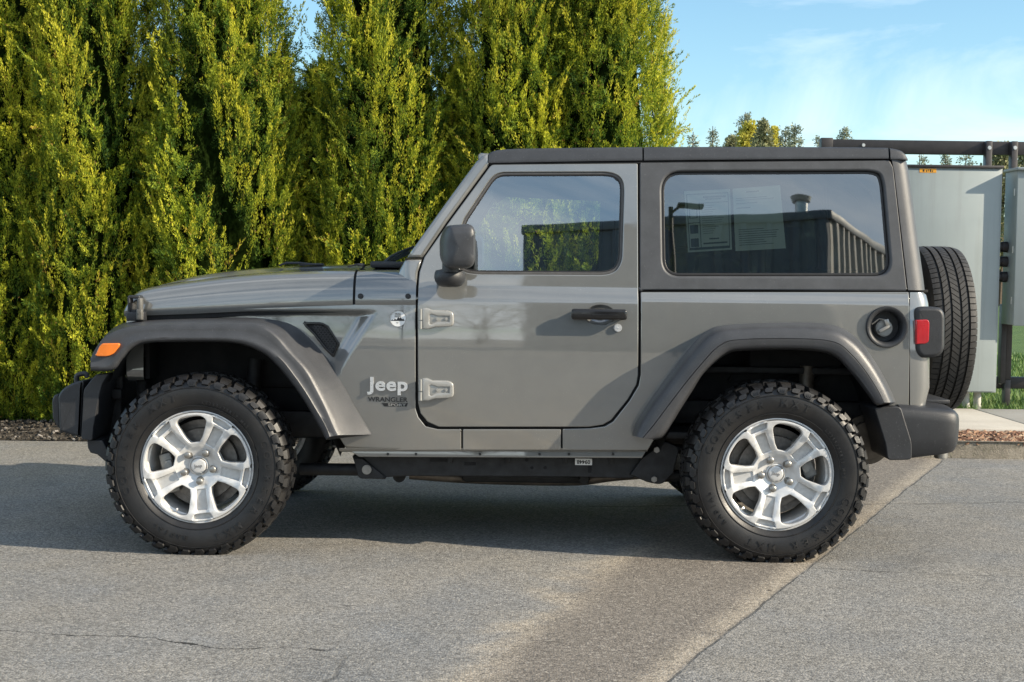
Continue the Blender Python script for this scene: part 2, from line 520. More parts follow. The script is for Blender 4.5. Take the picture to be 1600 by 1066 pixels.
def mirror_obj(o, parent, name=None, mat=None):
    """far-side twin of a near-side part whose mesh is in world coordinates"""
    me = o.data.copy()
    n = len(me.vertices); co = np.empty(n * 3); me.vertices.foreach_get('co', co); co = co.reshape(-1, 3)
    cn = None
    if me.has_custom_normals:
        cn = np.array([tuple(l.normal) for l in me.corner_normals] if False else [tuple(c.vector) for c in me.corner_normals])
        lv = np.empty(len(me.loops), dtype=int); me.loops.foreach_get('vertex_index', lv)
        vn = np.zeros((n, 3)); vn[lv] = cn; vn[:, 1] *= -1
    co[:, 1] = 2 * YC - co[:, 1]
    me.vertices.foreach_set('co', co.ravel()); me.flip_normals()
    if cn is not None: me.normals_split_custom_set_from_vertices([tuple(v) for v in vn])
    me.update()
    q = bpy.data.objects.new(name or o.name.split('.')[0], me)
    if mat is not None: me.materials[0] = M[mat]
    COL.objects.link(q)
    if parent is not None: adopt(q, parent)
    return q
def text_mesh(s, size, extrude=0.001, bold=0.0, align='CENTER', space=1.0, shear=0.0, res=4):
    cu = bpy.data.curves.new('txt', 'FONT'); cu.body = s; cu.size = size; cu.extrude = extrude; cu.offset = bold
    cu.align_x = align; cu.align_y = 'CENTER'; cu.space_character = space; cu.shear = shear; cu.resolution_u = res
    o = bpy.data.objects.new('txt', cu); COL.objects.link(o)
    dg = bpy.context.evaluated_depsgraph_get(); dg.update()
    me = bpy.data.meshes.new_from_object(o.evaluated_get(dg))
    bpy.data.objects.remove(o); bpy.data.curves.remove(cu)
    vs = [v.co.copy() for v in me.vertices]; fs = [tuple(p.vertices) for p in me.polygons]
    bpy.data.meshes.remove(me)
    return vs, fs
# ================================================================== SETTING
YK = G(1550, 717).y                      # foot of the kerb
ZW = 0.118                               # top of kerb / walkway
YM = G(1550, 690, ZW).y                  # front edge of the mulch
YS = G(1550, 671, ZW).y                  # front edge of the walkway
YL = G(1570, 640, ZW).y                  # back edge of the walkway / lawn
YC_FACE = YL - 0.10                      # front of cabinets

def gline(a, b):
    """ground line through two pixels -> (point, unit normal, unit dir)"""
    A, B = G(*a), G(*b); d = Vector((B.x - A.x, B.y - A.y)).normalized()
    return (A.x, A.y), (-d.y, d.x), (d.x, d.y)
t = NT('asphalt'); M['asphalt'] = t.m
P = t.xyz()
def dist_line(a, b, wob=0.05, ws=1.6):
    (x0, y0), (nx, ny), _ = gline(a, b)
    d = t.math('ADD', t.math('MULTIPLY', P[0], nx), t.math('MULTIPLY', P[1], ny))
    d = t.math('SUBTRACT', d, nx * x0 + ny * y0)
    if wob:
        d = t.math('ADD', d, t.math('MULTIPLY', t.math('SUBTRACT', t.noise(ws, 6, 0.6), 0.5), wob))
    return d
def along(a, b):
    (x0, y0), _, (dx, dy) = gline(a, b)
    d = t.math('ADD', t.math('MULTIPLY', P[0], dx), t.math('MULTIPLY', P[1], dy))
    return t.math('SUBTRACT', d, dx * x0 + dy * y0)
agg = t.voro(135, out='Color')
aggv = t.math('ADD', t.math('MULTIPLY', t.xyz(agg)[0], 0.86), 0.56)
big = t.noise(0.55, 6, 0.6)
mid = t.noise(4.5, 5, 0.65)
stone = t.ramp(big, [(0.3, (0.178, 0.175, 0.168)), (0.7, (0.228, 0.222, 0.211))])
stone = t.mix(1.0, stone, t.ramp(mid, [(0.25, 0.93), (0.75, 1.06)]), 'MULTIPLY')
# older brown patch between the two joint lines
dR = dist_line((1470, 722), (1040, 1066), 0.05)
dL = dist_line((960, 870), (690, 1066), 0.60, 1.3)
sR = 1 if (lambda q: (q[1][0] * (G(1500, 1000).x - q[0][0]) + q[1][1] * (G(1500, 1000).y - q[0][1])))(gline((1470, 722), (1040, 1066))) > 0 else -1
sL = 1 if (lambda q: (q[1][0] * (G(300, 1000).x - q[0][0]) + q[1][1] * (G(300, 1000).y - q[0][1])))(gline((960, 870), (690, 1066))) > 0 else -1
inR = t.math('MULTIPLY', dR, -float(sR))      # > 0 inside the patch
inL = t.math('MULTIPLY', dL, -float(sL))
tone_ = t.noise(1.5, 5, 0.6)
stone = t.mix(1.0, stone, t.ramp(tone_, [(0.32, (0.90, 0.93, 0.97)), (0.5, (1.0, 0.99, 0.97)), (0.68, (1.07, 1.03, 0.96))]), 'MULTIPLY')
patch = t.math('MULTIPLY', t.smooth(inR, -0.004, 0.012), t.smooth(inL, -0.05, 0.10))
stone = t.mix(patch, stone, t.mix(1.0, (0.175, 0.156, 0.134), t.ramp(mid, [(0.25, 0.93), (0.75, 1.06)]), 'MULTIPLY'))
# washed-in pale grit along the joints
gR = t.math('MULTIPLY', t.math('MULTIPLY', t.smooth(inR, 0.0, 0.02), t.smooth(inR, 0.15, 0.02)), t.smooth(t.noise(3.5, 5, 0.6), 0.25, 0.50))
gL = t.math('MULTIPLY', t.math('MULTIPLY', t.smooth(inL, -0.16, 0.02), t.smooth(inL, 0.20, 0.04)), t.smooth(t.noise(2.6, 6, 0.65), 0.36, 0.60))
gL = t.math('MULTIPLY', gL, t.smooth(P[1], 0.45, -0.1))
grit = t.math('MAXIMUM', gR, gL)
col = t.mix(t.math('MULTIPLY', grit, 0.60), stone, (0.385, 0.335, 0.265))
col = t.mix(1.0, col, aggv, 'MULTIPLY')
# pale and rusty chips in the aggregate
ch = t.voro(100, out='Color'); chx = t.xyz(ch)
col = t.mix(t.math('MULTIPLY', t.smooth(chx[1], 0.93, 0.97), 0.4), col, (0.44, 0.41, 0.36))
col = t.mix(t.math('MULTIPLY', t.smooth(chx[2], 0.91, 0.97), 0.45), col, (0.06, 0.06, 0.06))
# cracks, tar spots and the open joint
def crack(a, b, w, wob, ws, lo=None, hi=None, s=1.0):
    br = t.smooth(t.noise(7.0, 4, 0.7), 0.30, 0.52)
    d = t.math('ABSOLUTE', dist_line(a, b, wob, ws))
    m = t.math('MULTIPLY', t.math('MULTIPLY', t.smooth(d, w, w * 0.3), s), br)
    al = along(a, b)
    if lo is not None: m = t.math('MULTIPLY', m, t.smooth(al, lo, lo + 0.1))
    if hi is not None: m = t.math('MULTIPLY', m, t.smooth(al, hi, hi - 0.15))
    return m
L1 = (G(550, 1020) - G(0, 986)).length
cr = crack((0, 986), (550, 1020), 0.008, 0.26, 3.5, None, L1, 0.95)
cr = t.math('MAXIMUM', cr, crack((550, 1015), (505, 1066), 0.014, 0.16, 3.0, 0.0, None, 0.35))
cr = t.math('MAXIMUM', cr, crack((1240, 886), (1600, 903), 0.009, 0.14, 3.5, 0.0, None, 0.5))
cr = t.math('MAXIMUM', cr, crack((900, 792), (1120, 790), 0.012, 0.20, 2.0, 0.0, None, 0.7))
cr = t.math('MAXIMUM', cr, crack((1470, 722), (1040, 1066), 0.008, 0.05, 1.6, None, None, 0.55))
spot = t.math('MULTIPLY', t.smooth(t.noise(5.5, 3, 0.7), 0.70, 0.72), t.smooth(t.noise(1.3, 2), 0.48, 0.55))
oil = t.math('MULTIPLY', t.smooth(t.noise(0.9, 5, 0.62, dist=0.6), 0.60, 0.74), 0.30)
col = t.mix(oil, col, (0.060, 0.058, 0.056))
dark = t.math('MAXIMUM', cr, t.math('MULTIPLY', spot, 0.8))
col = t.mix(dark, col, (0.022, 0.021, 0.020))
hgt = t.math('SUBTRACT', t.math('ADD', t.math('MULTIPLY', t.voro(135), -0.7), t.math('MULTIPLY', mid, 0.10)), t.math('MULTIPLY', cr, 0.8))
t.set(Base_Color=col, Roughness=0.82, Normal=t.bump(hgt, 0.55, 0.006))
t.b.inputs['Specular IOR Level'].default_value = 0.3

def sheet(name, x0, x1, y0, y1, z, mat, nx=1, ny=1, zf=None):
    vs = []; fs = []
    for j in range(ny + 1):
        for i in range(nx + 1):
            x = x0 + (x1 - x0) * i / nx; y = y0 + (y1 - y0) * j / ny
            vs.append((x, y, z + (zf(x, y) if zf else 0)))
    for j in range(ny):
        for i in range(nx):
            a = j * (nx + 1) + i; fs.append((a, a + 1, a + nx + 2, a + nx + 1))
    return mesh_obj(name, vs, fs, mat, smooth=True, sharp=None)
tag(sheet('asphalt', -400, 400, -400, 900, 0.0, M['asphalt'], 8, 8), kind='structure')

# ---- kerb, walkway, lawn, mulch on the right; soil bed under the hedge on the left
XK0 = 1.55
t = NT('kerb_concrete'); M['kerb'] = t.m
kc = t.ramp(t.noise(6, 7, 0.7), [(0.28, (0.15, 0.135, 0.11)), (0.5, (0.23, 0.205, 0.165)), (0.72, (0.33, 0.30, 0.25))])
kz = t.xyz()
kc = t.mix(t.math('MULTIPLY', t.smooth(t.noise(22, 5, 0.7, stretch=(1, 1, 0.35)), 0.50, 0.66), 0.75), kc, (0.085, 0.085, 0.05))
t.set(Base_Color=t.mix(1.0, kc, t.ramp(t.noise(120, 3), [(0.3, 0.8), (0.7, 1.2)]), 'MULTIPLY'), Roughness=0.9, Normal=t.bump(t.noise(70, 6, 0.7), 0.8, 0.008))
mb = MB()
prof = [(YK, 0.0), (YK + 0.004, 0.05), (YK + 0.012, ZW - 0.03), (YK + 0.022, ZW - 0.012), (YK + 0.04, ZW), (YM - 0.012, ZW), (YM, ZW - 0.004), (YM, -0.02)]
rows = []
for i in range(60):
    x = XK0 + (16 - XK0) * i / 59
    rows.append([(x, y + 0.004 * math.sin(x * 7.1) + random.uniform(-.002, .002), z + random.uniform(-.003, .003)) for y, z in prof])
mb.grid(rows, caps=True)
tag(mb.obj('kerb', M['kerb'], sharp=60), kind='structure')
t = NT('walk_concrete'); M['walk'] = t.m
wc = t.ramp(t.noise(1.8, 6, 0.6), [(0.3, (0.34, 0.315, 0.275)), (0.7, (0.44, 0.415, 0.37))])
t.set(Base_Color=t.mix(1.0, wc, t.ramp(t.noise(160, 3), [(0.3, 0.85), (0.7, 1.12)]), 'MULTIPLY'), Roughness=0.88, Normal=t.bump(t.noise(150, 4), 0.4, 0.003))
mb = MB()
for k in range(6):
    x0 = XK0 + k * 2.4
    mb.box((x0 + 1.2, (YS + YL) / 2, ZW / 2 + 0.002), (2.385, YL - YS, ZW + 0.004), 0.012)
tag(mb.obj('walkway', M['walk']), kind='structure')
t = NT('lawn_soil'); M['lawn'] = t.m
t.set(Base_Color=t.ramp(t.noise(3, 6, 0.6), [(0.3, (0.050, 0.105, 0.018)), (0.7, (0.085, 0.150, 0.028))]), Roughness=0.9, Normal=t.bump(t.noise(60, 4), 1.0, 0.03))
tag(sheet('lawn', XK0, 120, YL + 0.004, 160, ZW - 0.015, M['lawn'], 2, 2), kind='structure')
tag(sheet('field', -200, XK0 - 0.004, 6.2, 160, 0.06, M['lawn'], 2, 2), kind='structure')
t = NT('soil'); M['soil'] = t.m
t.set(Base_Color=t.ramp(t.noise(16, 7, 0.7), [(0.3, (0.030, 0.024, 0.018)), (0.7, (0.085, 0.070, 0.052))]), Roughness=0.95, Normal=t.bump(t.noise(45, 6, 0.7), 1.0, 0.03))
YH = G(120, 690).y                      # front edge of the hedge bed
def soilz(x, y): return 0.075 * sstep(y, YH, YH + 0.55) + 0.012 * math.sin(x * 5 + y * 9) * sstep(y, YH, YH + .2)
tag(sheet('hedge_bed_soil', -9, XK0, YH, 6.2, 0.006, M['soil'], 160, 30, soilz), kind='structure')
tag(sheet('mulch_bed_soil', XK0, 16, YM, YS, ZW - 0.03, M['soil'], 4, 2), kind='structure')

def scatter_chips(name, n, xr, yr, zf, size, mat, label, cols):
    """loose chips / pebbles as one heap of small tilted blocks"""
    rng = np.random.default_rng(11 + n)
    V, F, C = [], [], []
    cube = np.array([(-1, -1, -1), (1, -1, -1), (1, 1, -1), (-1, 1, -1), (-.8, -.8, 1), (.8, -.8, 1), (.8, .8, 1), (-.8, .8, 1)]) * 0.5
    fc = [(0, 3, 2, 1), (4, 5, 6, 7), (0, 1, 5, 4), (1, 2, 6, 5), (2, 3, 7, 6), (3, 0, 4, 7)]
    for i in range(n):
        x = rng.uniform(*xr); y = rng.uniform(*yr)
        s = np.array(size) * rng.uniform(0.5, 1.5, 3)
        a, b_, c = rng.uniform(0, 6.28), rng.uniform(-.5, .5), rng.uniform(-.5, .5)
        mt = np.array((Matrix.Rotation(a, 3, 'Z') @ Matrix.Rotation(b_, 3, 'X') @ Matrix.Rotation(c, 3, 'Y')))
        p = (cube * (1 + rng.uniform(-.25, .25, (8, 3))) * s) @ mt.T + np.array((x, y, zf(x, y) + s[2] * 0.35 + rng.uniform(0, .012)))
        o = len(V); V += [tuple(q) for q in p]; F += [tuple(k + o for k in f) for f in fc]
        C += [rng.uniform()] * 8
    me = bpy.data.meshes.new(name); me.from_pydata(V, [], F)
    at = me.attributes.new('tone', 'FLOAT', 'POINT'); at.data.foreach_set('value', C)
    t = NT(name + '_tone')
    an = t.n.new('ShaderNodeAttribute'); an.attribute_name = 'tone'
    t.set(Base_Color=t.mix(1.0, t.ramp(an.outputs['Fac'], cols), t.ramp(t.noise(60, 4), [(0.3, 0.75), (0.7, 1.2)]), 'MULTIPLY'), Roughness=0.85)
    o = link_mesh(name, me, t.m, smooth=False); tag(o, label, kind='stuff'); return o
scatter_chips('bark_mulch', 5200, (XK0, 6.5), (YM + .01, YS - .01), lambda x, y: ZW - 0.028, (0.055, 0.020, 0.012), None, 'reddish brown bark mulch filling the strip behind the kerb',
              [(0.0, (0.07, 0.035, 0.022)), (0.4, (0.20, 0.10, 0.06)), (0.7, (0.30, 0.17, 0.10)), (1.0, (0.42, 0.30, 0.20))])
scatter_chips('bed_litter', 2600, (-5.2, XK0), (YH + .0, YH + .45), lambda x, y: 0.006 + soilz(x, y), (0.024, 0.018, 0.010), None, 'dry leaf litter and pebbles along the foot of the hedge',
              [(0.0, (0.025, 0.021, 0.017)), (0.5, (0.05, 0.042, 0.032)), (0.9, (0.09, 0.080, 0.065)), (1.0, (0.24, 0.22, 0.20))])
# lawn blades near the walkway
rng = np.random.default_rng(5)
n = 26000
gx = rng.uniform(3.0, 7.5, n); gy = YL + 0.01 + 9.0 * rng.uniform(0, 1, n) ** 1.6
gh = rng.uniform(0.035, 0.085, n); an_ = rng.uniform(0, 6.28, n); gw = 0.0035 + 0.0006 * (gy - YL)
lx = rng.normal(0, .025, n); ly = rng.normal(0, .025, n)
b0 = np.stack([gx - np.cos(an_) * gw, gy - np.sin(an_) * gw, np.full(n, ZW - .016)], 1)
b1 = np.stack([gx + np.cos(an_) * gw, gy + np.sin(an_) * gw, np.full(n, ZW - .016)], 1)
tp = np.stack([gx + lx, gy + ly, ZW - .016 + gh], 1)
V = np.stack([b0, b1, tp], 1).reshape(-1, 3)
me = bpy.data.meshes.new('lawn_grass')
me.vertices.add(n * 3); me.vertices.foreach_set('co', V.ravel())
me.loops.add(n * 3); me.loops.foreach_set('vertex_index', np.arange(n * 3, dtype=np.int32))
me.polygons.add(n); me.polygons.foreach_set('loop_start', np.arange(0, n * 3, 3, dtype=np.int32))
me.update(calc_edges=True)
at = me.attributes.new('tone', 'FLOAT', 'POINT'); at.data.foreach_set('value', np.repeat(rng.uniform(0, 1, n), 3))
t = NT('grass_blade'); an = t.n.new('ShaderNodeAttribute'); an.attribute_name = 'tone'
t.set(Base_Color=t.ramp(an.outputs['Fac'], [(0.0, (0.06, 0.13, 0.02)), (0.7, (0.12, 0.22, 0.035)), (1.0, (0.22, 0.28, 0.07))]), Roughness=0.6)
tag(link_mesh('lawn_grass', me, t.m, smooth=False), 'mown green grass blades of the lawn behind the walkway', kind='stuff')

# ================================================================== HEDGE
def leaf_mesh(name, V, tone, mats=None):
    """V: (n,4,3) rhombic sprays -> mesh with a per-spray tone attribute"""
    n = len(V); me = bpy.data.meshes.new(name)
    me.vertices.add(n * 4); me.vertices.foreach_set('co', V.reshape(-1))
    me.loops.add(n * 4); me.loops.foreach_set('vertex_index', np.arange(n * 4, dtype=np.int32))
    me.polygons.add(n); me.polygons.foreach_set('loop_start', np.arange(0, n * 4, 4, dtype=np.int32))
    me.update(calc_edges=True)
    at = me.attributes.new('tone', 'FLOAT', 'POINT'); at.data.foreach_set('value', np.repeat(tone, 4).astype(np.float32))
    return me
def foliage_mat(name, stops, trans=0.25, rough=0.6):
    t = NT(name); M[name] = t.m
    an = t.n.new('ShaderNodeAttribute'); an.attribute_name = 'tone'
    c = t.mix(1.0, t.ramp(an.outputs['Fac'], stops), t.ramp(t.noise(2.2, 4), [(0.3, 0.8), (0.7, 1.2)]), 'MULTIPLY')
    t.set(Base_Color=c, Roughness=rough); t.b.inputs['Specular IOR Level'].default_value = 0.25
    tl = t.n.new('ShaderNodeBsdfTranslucent'); t.l.new(c, tl.inputs[0])
    mx = t.n.new('ShaderNodeMixShader'); mx.inputs[0].default_value = trans
    t.l.new(t.b.outputs[0], mx.inputs[1]); t.l.new(tl.outputs[0], mx.inputs[2]); t.l.new(mx.outputs[0], t.out.inputs['Surface'])
    return t.m
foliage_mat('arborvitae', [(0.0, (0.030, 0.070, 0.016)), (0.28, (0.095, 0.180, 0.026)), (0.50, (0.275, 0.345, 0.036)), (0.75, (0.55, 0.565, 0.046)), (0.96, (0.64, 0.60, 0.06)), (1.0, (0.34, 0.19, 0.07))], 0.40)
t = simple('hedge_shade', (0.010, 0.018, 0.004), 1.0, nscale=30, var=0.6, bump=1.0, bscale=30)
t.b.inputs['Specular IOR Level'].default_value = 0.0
simple('bark', (0.085, 0.060, 0.042), 0.9, nscale=30, var=0.35, bump=0.8, bscale=60)
def tree_profile(u):
    xs = [0, .04, .12, .30, .45, .58, .70, .85, 1.0]; ys = [.86, 1.0, 1.08, 1.04, .92, .77, .58, .30, .03]
    return np.interp(u, xs, ys)
def arborvitae_mesh(seed, H, r0, ntuft=5000, nsp=104):
    rng = np.random.default_rng(seed)
    # lumpy radius field
    ph = rng.uniform(0, 6.28, (9,)); kf = rng.integers(1, 7, 9); kz = rng.uniform(0.8, 5.5, 9)
    def lump(th, z): return sum(np.sin(kf[i] * th + kz[i] * z + ph[i]) for i in range(9)) / 9.0
    u = rng.uniform(0.0, 1.0, ntuft) ** 0.95; z = u ** 1.08 * H * 0.97 - 0.06; th = rng.uniform(0, 2 * np.pi, ntuft)
    lp = lump(th, z)
    R_ = r0 * tree_profile(z / H) + lp * 0.15 * np.minimum(1, r0 * tree_profile(z / H) / 0.3)
    keep = lp > -0.42
    z, th, R_, lp = z[keep], th[keep], R_[keep], lp[keep]; nt = len(z)
    rope = rng.uniform(0, 1, nt) < 0.27
    depth = np.where(rope, rng.uniform(-0.03, 0.06, nt), rng.uniform(0.0, 0.20, nt))
    L = np.where(rope, rng.uniform(0.16, 0.40, nt), rng.uniform(0.10, 0.24, nt))
    el = R(1) * np.where(rope, np.clip(rng.normal(76, 10, nt), 30, 89), np.clip(rng.normal(40, 28, nt), -30, 88))
    az = th + rng.normal(0, 0.55, nt)
    ax = np.stack([np.cos(el) * np.cos(az), np.cos(el) * np.sin(az), np.sin(el)], 1)
    base = np.stack([np.cos(th) * (R_ - depth), np.sin(th) * (R_ - depth), z - L * 0.45], 1)
    base[:, 2] = np.maximum(base[:, 2], 0.02)
    wid = np.where(rope, rng.uniform(0.018, 0.036, nt), rng.uniform(0.026, 0.052, nt))
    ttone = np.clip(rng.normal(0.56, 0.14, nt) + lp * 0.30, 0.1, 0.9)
    ttone = ttone + np.where(rope, 0.10, -0.10) - np.clip(depth, 0, .2) * 0.9  # ropes lifted, hollows and buried sprays darkened: light and shade in the tone
    ttone[rng.uniform(0, 1, nt) < 0.03] += 0.2
    N = nt * nsp; ti = np.repeat(np.arange(nt), nsp)
    s = rng.uniform(0, 1, N) ** 0.85; phi = rng.uniform(0, 2 * np.pi, N)
    A = ax[ti]
    ref = np.tile(np.array([0.0, 0.0, 1.0]), (nt, 1)); e1 = np.cross(ax, ref + 1e-3); e1 /= np.linalg.norm(e1, axis=1, keepdims=True); e2 = np.cross(ax, e1)
    # plumes are flattened: strong in e1, weak in e2
    fl = rng.uniform(0.35, 1.0, nt)
    rad = e1[ti] * np.cos(phi)[:, None] + e2[ti] * (np.sin(phi) * fl[ti])[:, None]
    w = wid[ti] * np.sin(np.pi * np.clip(s * 0.86 + 0.12, 0, 1)) ** 0.75
    # curl of the plume axis
    cb = rng.normal(0, 0.30, (nt, 3)); cb[:, 2] = np.abs(cb[:, 2]) * 0.4
    pos = base[ti] + A * (s * L[ti])[:, None] + cb[ti] * ((s ** 2) * L[ti])[:, None] + rad * (w * rng.uniform(0.35, 1.0, N))[:, None]
    d = A * 1.0 + rad * 0.65 + rng.normal(0, 0.30, (N, 3)) + cb[ti] * s[:, None]
    d /= np.linalg.norm(d, axis=1, keepdims=True)
    out = rad + 0.35 * np.stack([np.cos(th), np.sin(th), np.zeros(nt)], 1)[ti] + rng.normal(0, 0.45, (N, 3))
    sd = np.cross(d, out); sd /= (np.linalg.norm(sd, axis=1, keepdims=True) + 1e-9)
    nn = np.cross(sd, d)
    ln = rng.uniform(0.013, 0.032, N)[:, None]; wd = rng.uniform(0.0028, 0.0052, N)[:, None]
    bend = nn * ln * rng.uniform(-0.2, 0.3, N)[:, None]
    V = np.stack([pos, pos + d * ln * 0.45 + sd * wd + bend, pos + d * ln, pos + d * ln * 0.45 - sd * wd + bend], 1)
    V[:, :, 2] = np.maximum(V[:, :, 2], 0.03)
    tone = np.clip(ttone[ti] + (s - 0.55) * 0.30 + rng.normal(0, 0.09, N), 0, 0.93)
    tone[rng.uniform(0, 1, N) < 0.012] = 1.0
    brown = rng.uniform(0, 1, nt) < 0.018
    tone[brown[ti]] = np.clip(0.96 + rng.normal(0, .03, brown[ti].sum()), 0.9, 1.0)
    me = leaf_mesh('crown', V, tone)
    # opaque core, added and coloured as deep shade, closes the view between the plumes
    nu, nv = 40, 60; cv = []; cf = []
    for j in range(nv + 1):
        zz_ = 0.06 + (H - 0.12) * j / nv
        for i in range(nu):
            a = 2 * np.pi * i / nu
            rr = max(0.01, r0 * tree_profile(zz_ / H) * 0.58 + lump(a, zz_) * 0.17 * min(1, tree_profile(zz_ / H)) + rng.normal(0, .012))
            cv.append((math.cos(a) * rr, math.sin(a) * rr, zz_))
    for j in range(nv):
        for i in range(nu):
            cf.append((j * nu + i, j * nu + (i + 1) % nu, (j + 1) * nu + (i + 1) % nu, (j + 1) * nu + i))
    return me, cv, cf
variants = []
for k, (H, r0) in enumerate(((5.3, 0.60), (5.0, 0.66), (5.6, 0.58), (4.9, 0.62))):
    me, cv, cf = arborvitae_mesh(20 + k, H, r0)
    me.materials.append(M['arborvitae'])
    cm_ = bpy.data.meshes.new('shade_core'); cm_.from_pydata(cv, [], cf); cm_.materials.append(M['hedge_shade']); cm_.shade_smooth()
    mb = MB(); mb.tube([(0, 0, -0.05), (0.02, 0.01, 0.25), (0, 0, 1.2), (0.01, 0.02, H * 0.85)], [0.075, 0.06, 0.045, 0.012], 10)
    for q in range(4):
        a = q * 1.7 + k; mb.tube([(math.cos(a) * .05, math.sin(a) * .05, -0.03), (math.cos(a) * .12, math.sin(a) * .12, 0.3), (math.cos(a) * .25, math.sin(a) * .25, 0.9)], [0.032, 0.026, 0.012], 8)
    tk = mb.obj('trunk', M['bark']).data
    bpy.data.objects.remove([o for o in bpy.data.objects if o.data == tk][0])
    variants.append((me, cm_, tk, H))
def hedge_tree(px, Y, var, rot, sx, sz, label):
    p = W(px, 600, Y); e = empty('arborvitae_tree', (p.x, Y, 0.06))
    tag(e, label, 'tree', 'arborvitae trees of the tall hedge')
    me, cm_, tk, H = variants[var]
    for nm, d in (('crown', me), ('shade_core', cm_), ('trunk', tk)):
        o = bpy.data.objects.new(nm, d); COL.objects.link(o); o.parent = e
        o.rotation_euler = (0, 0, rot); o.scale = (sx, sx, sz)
for a in (
    (-95, 4.60, 2, 0.3, 0.83, 1.0, 'arborvitae tree cut off by the left border of the photo, first of the hedge'),
    (28, 4.66, 3, 1.1, 0.74, 1.08, 'yellow-green arborvitae farthest left in full view, ahead of the front bumper'),
    (148, 4.52, 0, 2.0, 0.74, 1.10, 'narrow arborvitae just above the front bumper, left of the first sky notch'),
    (345, 4.54, 1, 0.9, 0.81, 1.16, 'broad bright arborvitae standing behind the middle of the grey bonnet'),
    (500, 5.35, 2, 2.6, 0.83, 0.52, 'dark shaded arborvitae set back in the gap behind the windscreen wipers'),
    (600, 4.68, 0, 4.4, 0.83, 1.12, 'arborvitae behind the windscreen pillar, between two gaps of sky'),
    (722, 5.35, 3, 5.2, 0.78, 0.60, 'slim shaded arborvitae behind the front corner of the roof'),
    (803, 4.66, 2, 3.3, 0.78, 1.10, 'arborvitae rising behind the door window'),
    (932, 4.72, 1, 3.9, 0.81, 1.10, 'last arborvitae at the right end of the hedge against open sky'),
    (245, 5.35, 1, 4.0, 0.76, 0.58, 'dark arborvitae in the back row behind the grille end of the bonnet'),
    (425, 5.50, 0, 4.9, 0.90, 0.56, 'short dark arborvitae in the back row behind the bonnet vents'),
    (880, 5.45, 3, 1.9, 0.90, 0.80, 'arborvitae in the back row between the last two trees of the hedge'),
    (88, 5.45, 1, 2.9, 0.83, 0.85, 'arborvitae in the back row above the front tow hook'),
    (-30, 5.45, 3, 0.6, 0.90, 0.95, 'arborvitae in the back row at the left border of the photo'),
    (-215, 4.72, 1, 2.3, 0.80, 1.05, 'arborvitae of the hedge one place outside the left border'),
    (-330, 4.74, 0, 5.3, 0.82, 1.08, 'arborvitae of the hedge two places outside the left border'),
    (640, 5.50, 1, 3.2, 0.78, 0.56, 'low arborvitae in the back row behind the windscreen pillar'),
): hedge_tree(*a)
# ================================================================== THE CAR: body
car = empty('parked_car', (0.0, YC, 0.0))
tag(car, 'grey two-door off-road car with black flares and hardtop parked side-on on the asphalt', 'car')
def zp(X, Y, py):
    """height of the point at (X, Y) that the pixel row py meets"""
    lo, hi = -1.0, 4.0
    for _ in range(40):
        m_ = (lo + hi) / 2
        if pxpy((X, Y, m_))[1] > py: lo = m_
        else: hi = m_
    return (lo + hi) / 2
def Ybase(z):
    t_ = z - 1.145; s_ = 0.022
    y = 0.128 * s_ * math.log(1 + math.exp(min(50, t_ / s_)))
    y += 0.013 * sstep(z, 1.112, 1.160)
    if z < 0.95: y += 0.045 * (0.95 - z) ** 2
    if z > 0.88: y += 0.21 * (min(z, 1.112) - 0.88) ** 2
    return y
def Ydoor(x, z): return Ybase(z)
XT0 = W(640, 500, 0.0).x
def taper(x):
    u = max(0.0, (XT0 - x) / 1.25)
    return 0.17 * u ** 1.25
def Yfront(x, z):
    y = taper(x) + (0.045 * (0.95 - z) ** 2 if z < 0.95 else 0.0) + (0.21 * (min(z, 1.12) - 0.88) ** 2 if z > 0.88 else 0.0)
    y += 0.10 * max(0, z - 1.10)
    px, py = pxpy((x, 0.05, z))
    edge = 592 - max(0, py - 487) * 0.62
    y += 0.042 * sstep(edge - px, 0, 30) * sstep(py, 484, 493)
    return y
def far(o, p=None, **k): return mirror_obj(o, p if p is not None else car, **k)

# ---- rear tub side with arch
quarter = [(1001, 456.5, 2), (1420, 456.5, 2), (1420, 640), (1392, 640), (1378, 606), (1356, 566), (1330, 540), (1298, 524), (1249, 518), (1168, 520),
           (1135, 528), (1106, 546), (1078, 580), (1050, 632), (1024, 684), (1012, 704), (879, 703.5, 2), (879, 670.5, 2), (922, 669.5), (945, 666.5), (958, 659), (984, 626), (998, 602.5), (1001, 586)]
fuelc = [(1385.5 + 27 * math.cos(2 * math.pi * k / 32), 511 + 27 * math.sin(2 * math.pi * k / 32)) for k in range(32)]
o = panel('quarter_panel', round_poly(quarter), [fuelc], Ydoor, 'paint', car); far(o)
# ---- front fender side
fender = [(232, 488.5), (420, 480.2), (553, 475.5), (649.5, 474.5, 2), (649.5, 640), (653.5, 652), (665, 666.5), (684, 671.0), (720.5, 671.0, 1.5), (720.5, 703.5, 2), (548, 703.5), (540, 700), (520, 668), (492, 630),
          (470, 590), (448, 556), (428, 534), (400, 520), (350, 512), (240, 512), (205, 520), (205, 500)]
o = panel('fender_panel', round_poly(fender), [], Yfront, 'paint', car, xstep=0.05, extra=((0, W(525, 520, .05).x, W(600, 520, .05).x, 0.0075), (1, W(560, 575, .05).z, W(560, 482, .05).z, 0.009))); far(o)
# ---- sill piece under the door
o = panel('sill', round_poly([(723, 671.0, 2), (876.5, 671.0, 2), (876.5, 703.5, 2), (723, 703.5, 2)]), [], Ydoor, 'paint', car); far(o)
